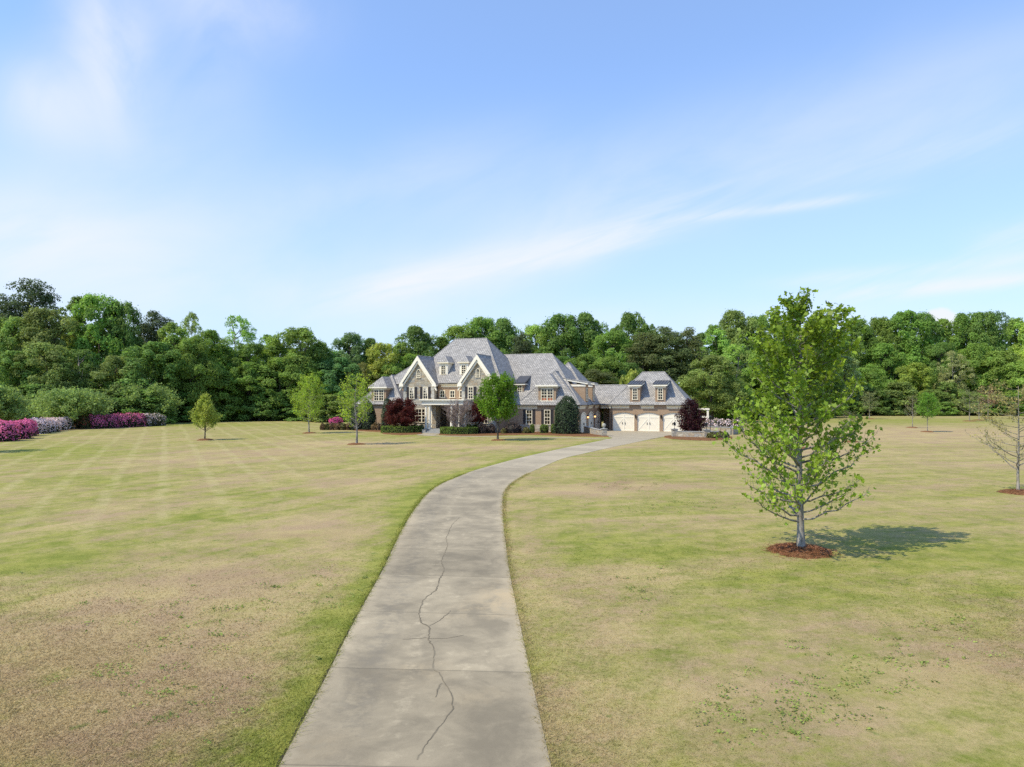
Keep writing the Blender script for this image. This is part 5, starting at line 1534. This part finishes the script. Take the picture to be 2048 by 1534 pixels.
# (px centre, top row, width px, distance, kind, colour, what singles it out)
WOODS = [
    # left skyline
    (2, 596, 70, 150, 'pine', 'pine', "cut by the photo's upper left treeline edge"), (58, 563, 105, 152, 'pine', 'pine', "rising highest above the left treeline"), (315, 625, 78, 158, 'pine', 'pine', "with a round cap above the left trees"),
    (28, 640, 105, 138, 'round', 'lite', "at the far left under the tall pine"), (98, 622, 120, 140, 'round', 'oliv', "right below the tallest pine"), (156, 597, 84, 150, 'tall', 'mid', "left half of the highest leafy hump"), (198, 596, 110, 148, 'round', 'mid', "right half of the highest leafy hump"), (246, 610, 80, 150, 'round', 'dark', "sloping down towards the round capped pine"),
    (350, 648, 84, 152, 'tall', 'lite', "just right of the round capped pine"), (384, 629, 60, 156, 'loose', 'lite', "pointed beside the round capped pine"), (412, 664, 90, 148, 'round', 'mid', "between the pointed tree and the light loose one"), (470, 634, 80, 155, 'loose', 'lite', "standing alone at the gap left of the house"), (440, 690, 80, 150, 'tall', 'mid', "below left of the lone loose tree"), (498, 690, 80, 150, 'round', 'mid', "right below the lone loose tree"),
    (540, 672, 80, 158, 'tall', 'lite', "left shoulder of the big dome left of the house"), (600, 661, 130, 156, 'round', 'mid', "big dome left of the house"), (645, 690, 80, 160, 'round', 'dark', "right shoulder of the big dome"), (700, 672, 92, 165, 'round', 'blue', "feathery, between the dome and the house"), (742, 678, 56, 165, 'tall', 'dark', "narrow, beside the feathery one"), (768, 690, 84, 160, 'round', 'yel', "above the left wing roof"), (806, 688, 62, 166, 'tall', 'lite', "left of the dark one by the left gable"), (838, 657, 96, 168, 'round', 'dark', "by the left gable's peak"),
    # behind the house
    (884, 676, 66, 172, 'tall', 'mid', "touching the left slope of the main roof"), (926, 656, 104, 176, 'round', 'mid', "over the left end of the main ridge"), (968, 640, 110, 178, 'round', 'mid', "highest behind the main ridge"), (1012, 642, 84, 178, 'round', 'dark', "right of the main ridge"), (1044, 670, 50, 172, 'pine', 'pine', "small, in the notch right of the main ridge"), (1078, 655, 84, 176, 'round', 'lite', "over the middle roof's ridge"), (1128, 634, 112, 172, 'round', 'dark', "big, over the right end of the middle roof"), (1178, 631, 92, 176, 'round', 'dark', "right half of the big hump behind the middle roof"),
    (1222, 668, 100, 164, 'round', 'mid', "lower, between the two humps right of the house"), (1258, 631, 98, 178, 'round', 'dark', "second hump right of the house"), (1298, 652, 66, 176, 'tall', 'dark', "right side of the second hump"), (1286, 668, 80, 160, 'pine', 'pineb', "left of three above the garage"), (1334, 655, 86, 160, 'pine', 'pineb', "middle of three above the garage"), (1374, 660, 76, 162, 'pine', 'pineb', "right of three above the garage"), (1400, 668, 50, 172, 'tall', 'dark', "peeping out right of the garage pines"),
    (1432, 652, 76, 170, 'tall', 'lite', "left slope of the hump behind the tulip tree"), (1476, 625, 96, 176, 'round', 'oliv', "top of the hump behind the tulip tree's left side"), (1520, 636, 84, 178, 'round', 'mid', "behind the tulip tree's upper left crown"), (1575, 650, 100, 180, 'round', 'mid', "behind the middle of the tulip tree"), (1640, 648, 100, 186, 'round', 'dark', "behind the tulip tree's right half"),
    # right skyline
    (1712, 643, 84, 215, 'round', 'mid', "first right of the tulip tree's top"), (1756, 640, 80, 218, 'round', 'mid', "between the tulip tree and the long right hump"), (1800, 627, 112, 220, 'round', 'mid', "left half of the long right hump"), (1848, 631, 84, 222, 'round', 'dark', "below the small white cloud's left edge"), (1888, 640, 62, 222, 'tall', 'mid', "pointed below the small white cloud"), (1924, 632, 84, 222, 'round', 'mid', "right of the small white cloud"), (1964, 629, 84, 220, 'round', 'dark', "dark top of the right end hump"), (2000, 627, 62, 224, 'loose', 'blue', "thin topped near the right edge"), (2036, 638, 66, 218, 'tall', 'lite', "at the right edge of the photo's treeline"), (2075, 640, 90, 215, 'round', 'yel', "beyond the photo's right edge"), (-50, 640, 110, 140, 'round', 'mid', "beyond the photo's left edge"),
    # lower layers, left
    (20, 705, 110, 126, 'round', 'dark', "low, at the far left behind the azaleas"), (92, 690, 110, 128, 'round', 'oliv', "low, behind the widest dogwood's left side"), (160, 700, 100, 130, 'loose', 'dark', "with bare stems, behind the widest dogwood"), (232, 715, 110, 132, 'round', 'oliv', "low, between the two dogwoods"), (305, 688, 130, 136, 'round', 'dark', "with dark crooked limbs, behind the right dogwood"), (382, 680, 100, 140, 'round', 'mid', "broad, behind the small oval lawn tree"), (440, 742, 100, 144, 'vine', 'mid', "right of the small oval lawn tree"), (500, 725, 90, 148, 'tall', 'mid', "above the leftmost edge bush"), (560, 718, 110, 150, 'round', 'mid', "below the big dome"), (520, 770, 76, 146, 'vine', 'dark', "behind the narrow light conifer"), (628, 738, 90, 152, 'tall', 'mid', "behind the tall pale trunked lawn tree"), (672, 718, 100, 156, 'round', 'blue', "with pale branches, left of the left wing"), (728, 728, 76, 158, 'loose', 'brn', "half bare, left of the left wing roof"), (650, 790, 90, 140, 'vine', 'oliv', "low, behind the pink azalea mound"), (600, 792, 90, 148, 'vine', 'dark', "low, behind the white bench"), (700, 780, 80, 146, 'vine', 'mid', "low, left of the left wing wall"), (350, 775, 80, 138, 'vine', 'dark', "low, right of the azalea row's end"), (400, 790, 90, 146, 'vine', 'dark', "low, in the shade behind the small oval tree"), (465, 800, 90, 150, 'vine', 'dark', "low, left of the edge bushes"),
    (785, 730, 70, 158, 'round', 'lite', "behind the left wing dormer"), (830, 712, 80, 164, 'round', 'mid', "behind the left gable's slope"), (70, 770, 120, 122, 'vine', 'dark', "in deep shade behind the pale azaleas"), (190, 780, 120, 124, 'vine', 'dark', "in deep shade behind the magenta azaleas"), (280, 780, 120, 128, 'vine', 'dark', "in deep shade under the right dogwood"), (0, 780, 90, 118, 'vine', 'dark', "in deep shade at the far left"),
    # lower layers, behind and right of the house
    (1165, 712, 90, 150, 'round', 'mid', "behind the right hip of the middle roof"), (1215, 718, 90, 148, 'round', 'mid', "above the link roof"), (1190, 740, 90, 142, 'pine', 'pineb', "dark and low, left of the link roof"), (1262, 745, 50, 135, 'bush', 'yel', "bright, left of the garage roof"), (1250, 728, 84, 150, 'round', 'dark', "in shade left of the garage roof"), (1130, 715, 84, 156, 'round', 'dark', "behind the middle roof's right end"),
    (1424, 715, 112, 138, 'round', 'oliv', "large, right of the garage"), (1475, 690, 96, 156, 'loose', 'lite', "with pale dead branches, right of the garage"), (1466, 760, 84, 142, 'vine', 'mid', "low, above the pale retaining wall azaleas"), (1392, 740, 60, 150, 'tall', 'mid', "directly behind the garage's right slope"), (1530, 730, 100, 152, 'round', 'mid', "behind the tulip tree's left leaves"), (1590, 745, 100, 164, 'round', 'mid', "behind the tulip tree's trunk"), (1545, 790, 90, 160, 'vine', 'dark', "low, behind the tulip tree's left branches"), (1640, 785, 100, 172, 'vine', 'dark', "low, behind the tulip tree's right branches"), (1690, 715, 70, 190, 'tall', 'pale', "silvery, right of the tulip tree"),
    (1732, 738, 90, 196, 'round', 'mid', "low rounded, right of the silvery one"), (1770, 690, 92, 208, 'round', 'mid', "in the middle of the right hump's left half"), (1826, 728, 78, 200, 'round', 'yel', "with a flat bright crown above the small green field tree"), (1880, 690, 76, 210, 'round', 'dark', "beside the dark hollow in the right woods"), (1905, 705, 64, 202, 'loose', 'pale', "leaning beside the dark hollow"), (1950, 690, 92, 206, 'round', 'mid', "broad, above the grey green field tree"), (1995, 705, 96, 202, 'round', 'lite', "broad, above the pinkish field tree"), (2035, 725, 84, 198, 'round', 'lite', "low, at the right edge above the nearly bare tree"), (1925, 700, 60, 212, 'tall', 'lite', "narrow, in the middle of the right hump's right half"),
    (1748, 775, 80, 190, 'vine', 'dark', "low, dark, left of the two field saplings"), (1795, 765, 80, 190, 'vine', 'oliv', "low, behind the thin bare sapling"), (1812, 790, 60, 188, 'bush', 'oliv', "rounded, behind the small green field tree's left side"), (1868, 780, 76, 192, 'vine', 'oliv', "draped, right of the small green field tree"), (1895, 765, 64, 196, 'vine', 'oliv', "tall draped, under the leaning pale tree"), (1886, 805, 50, 186, 'bush', 'mid', "low at the field's edge, right of the small green tree"), (1912, 800, 56, 188, 'bush', 'oliv', "low at the field's edge, left of the grey green tree"), (1945, 785, 84, 190, 'vine', 'lite', "light, behind the grey green field tree"), (1990, 790, 80, 190, 'vine', 'dark', "dark, behind the pinkish field tree"), (2030, 790, 84, 188, 'vine', 'mid', "at the right edge behind the nearly bare tree"), (1700, 800, 60, 186, 'bush', 'mid', "low at the field's edge, right of the tulip tree"), (2070, 780, 90, 188, 'vine', 'mid', "beyond the right edge of the field"),
]
wr = random.Random(5); cnt = {}
for px, ty, w, d, kind, col, where in WOODS:
    i = cnt.get(kind, 0); cnt[kind] = i + 1
    tm, cm = VAR[kind][i % len(VAR[kind])]
    H0, W0 = DIM[kind]
    base_row = HOR + FOC * EYE / d
    H = (base_row - ty) / FOC * d * 1.0
    W = w / FOC * d * 1.12
    r = tag(empty(NAMES[kind], (*at_dist(px, d), -.05), wr.uniform(0, 6.28)), WORDC[col] + " " + WORDK[kind] + " " + where, {'pine': "pine", 'bush': "bush", 'vine': "thicket"}.get(kind, "tree"), "trees and thickets of the surrounding woods")
    r.scale = (W / W0, W / W0, H / H0)
    link("trunk", tm, M['bark_dark' if kind != 'loose' else 'bark_grey'], r)
    c = link("crown", cm, M['leaf'], r)
    k = wr.uniform(.88, 1.14)
    c.color = (*[x * k * 2.55 * wr.uniform(.95, 1.06) for x in COLS[col]], 1)

# the wood's deeper mass, behind the single trees
rng = np.random.default_rng(77)
pc = []
prof_px = [-400, -60, 0, 150, 250, 330, 420, 500, 560, 650, 760, 840, 900, 1000, 1150, 1250, 1400, 1480, 1600, 1700, 1800, 2048, 2400]
prof_d = [150, 158, 160, 164, 166, 170, 172, 174, 176, 182, 186, 190, 196, 198, 196, 198, 196, 198, 206, 236, 240, 242, 244]
prof_y = [650, 660, 665, 650, 650, 680, 700, 720, 700, 705, 715, 700, 690, 672, 668, 668, 690, 665, 670, 668, 652, 655, 655]
n = 52000
px = rng.uniform(-420, 2420, n); d = np.interp(px, prof_px, prof_d) + rng.uniform(0, 14, n)
top = (795 - (np.interp(px, prof_px, prof_y) + 10 * np.sin(px * .05) + 7 * np.sin(px * .13 + 1))) / FOC * d + EYE
z = np.maximum(.2, top * (rng.random(n) ** .8))
C = np.column_stack([(px - 1024) / FOC * d, d, z])
V = leaf_verts(C, rng.normal(size=(n, 3)) + np.array([0, -.7, .5]), rng.uniform(.9, 1.9, n), SPRAY, rng)
o = link("woodland", np_mesh("woodland", V, 6, rng.uniform(.5, 1.1, n)), foliage_mat("woodland_leaf", (.10, .155, .045), .35))
tag(o, "deep green mass of woods behind the separate trees", "woods", kind='stuff')
# leafy undergrowth along the wood's foot
n = 30000
px = rng.uniform(-420, 2420, n)
fpx = [-400, 0, 120, 330, 420, 600, 700, 760, 900, 1150, 1400, 1480, 1600, 1690, 1750, 2048, 2400]
fd = [110, 118, 128, 136, 150, 158, 150, 150, 160, 150, 150, 150, 165, 205, 212, 214, 216]
d = np.interp(px, fpx, fd) + np.abs(rng.normal(size=n)) * 3.5 - 1
hh = (2.0 + 1.3 * np.sin(px * .045) + .8 * np.sin(px * .11 + 2))
z = np.abs(rng.random(n)) ** 1.3 * np.maximum(.7, hh)
C = np.column_stack([(px - 1024) / FOC * d, d, z])
V = leaf_verts(C, rng.normal(size=(n, 3)) + np.array([0, -.5, .6]), rng.uniform(.3, .8, n), SPRAY, rng)
o = link("undergrowth", np_mesh("undergrowth", V, 6, rng.uniform(.5, 1.3, n)), foliage_mat("undergrowth_leaf", (.115, .175, .055), .3))
tag(o, "low leafy undergrowth along the foot of the woods", "undergrowth", kind='stuff')

# ------------------------------------------------------------------ grass blades on the near lawn
rng = np.random.default_rng(3)
n = 420000
inv = rng.uniform(1 / 34.0, 1 / 8.0, n); d = 1 / inv
x = rng.uniform(-.82, .82, n) * d
P = np.column_stack([x, d])
keep = ~inside(P + rng.normal(size=P.shape) * .035, DPOLY) & (rng.random(n) > (d - 11) / 14)
P = P[keep]
out_xy = np.array(ground_at(1600, 1103)); P = P[np.linalg.norm(P - out_xy, axis=1) > .85]
ke = rng.integers(0, ND - 1, 26000); te = rng.random(26000)[:, None]
sel = rng.random(26000) < .5
ea = np.where(sel[:, None], LQ[ke], RQ[ke]); eb = np.where(sel[:, None], LQ[ke + 1], RQ[ke + 1])
en = eb - ea; en = np.column_stack([-en[:, 1], en[:, 0]]) / np.linalg.norm(en, axis=1)[:, None] * np.where(sel, 1, -1)[:, None]
EP = ea * (1 - te) + eb * te + en * (np.abs(rng.normal(size=26000)) * .10 - .03)[:, None]
EP = EP[(EP[:, 1] < 45) & (EP[:, 1] > 6)]
nb0 = len(P); P = np.concatenate([P, EP])
n = len(P)
hgt = rng.uniform(.014, .042, n) * np.where(np.arange(n) >= nb0, 1.9, 1.0); wd = .004 + .00030 * P[:, 1]
ang = rng.uniform(0, 2 * PI, n); ln = rng.normal(size=(n, 2)) * 1.5 * hgt[:, None]
ca, sa = np.cos(ang) * wd, np.sin(ang) * wd
zero = np.zeros(n)
V = np.stack([np.column_stack([P[:, 0] - ca, P[:, 1] - sa, zero - .005]), np.column_stack([P[:, 0] + ca, P[:, 1] + sa, zero - .005]), np.column_stack([P[:, 0] + ln[:, 0], P[:, 1] + ln[:, 1], hgt])], 1).reshape(-1, 3)
me = np_mesh("grass", V, 3, rng.uniform(.9, 1.55, n))
for nm, v in zip(("dry", "green", "bare"), lawn_attrs(P)): put_attr(me, nm, np.repeat(v, 3))
o = link("grass", me, M['blades'])
tag(o, "short mown grass blades of the near lawn", "grass", kind='stuff')

WC, WN, WS, WT = [], [], [], []
wrng = np.random.default_rng(8)
for (cx, cy, rx_, ry_, m_) in ((1560, 1420, 160, 70, 70), (1700, 1360, 160, 60, 30), (1350, 1010, 120, 22, 70), (1250, 970, 90, 10, 40), (360, 1230, 180, 80, 60), (330, 1390, 120, 60, 30), (620, 1180, 120, 40, 25), (1850, 1300, 150, 80, 30), (1280, 1170, 60, 40, 14)):
    for _ in range(m_):
        p = ground_at(cx + wrng.normal() * rx_ * .6, cy + wrng.normal() * ry_ * .6)
        if inside(np.array([p]), DPOLY)[0]: continue
        k = int(wrng.integers(5, 22)); r_ = wrng.uniform(.02, .10) * (1 + p[1] * .02)
        WC.append(np.column_stack([p[0] + wrng.normal(size=k) * r_ * 1.3, p[1] + wrng.normal(size=k) * r_, wrng.uniform(.01, .05, k)]))
        WN.append(wrng.normal(size=(k, 3)) * .6 + np.array([0, 0, 1.0])); WS.append(wrng.uniform(.03, .07, k)); WT.append(np.full(k, wrng.uniform(.7, 1.4)))
WC, WN, WS, WT = map(np.concatenate, (WC, WN, WS, WT))
o = link("weeds", np_mesh("weeds", leaf_verts(WC, WN, WS, SPRAY, wrng), 6, WT), foliage_mat("weed_leaf", (.23, .29, .065), .3))
tag(o, "small green weed tufts scattered in the dry lawn", "weeds", kind='stuff')

scene.cycles.max_bounces = 8
scene.cycles.transparent_max_bounces = 4
scene.cycles.use_denoising = False
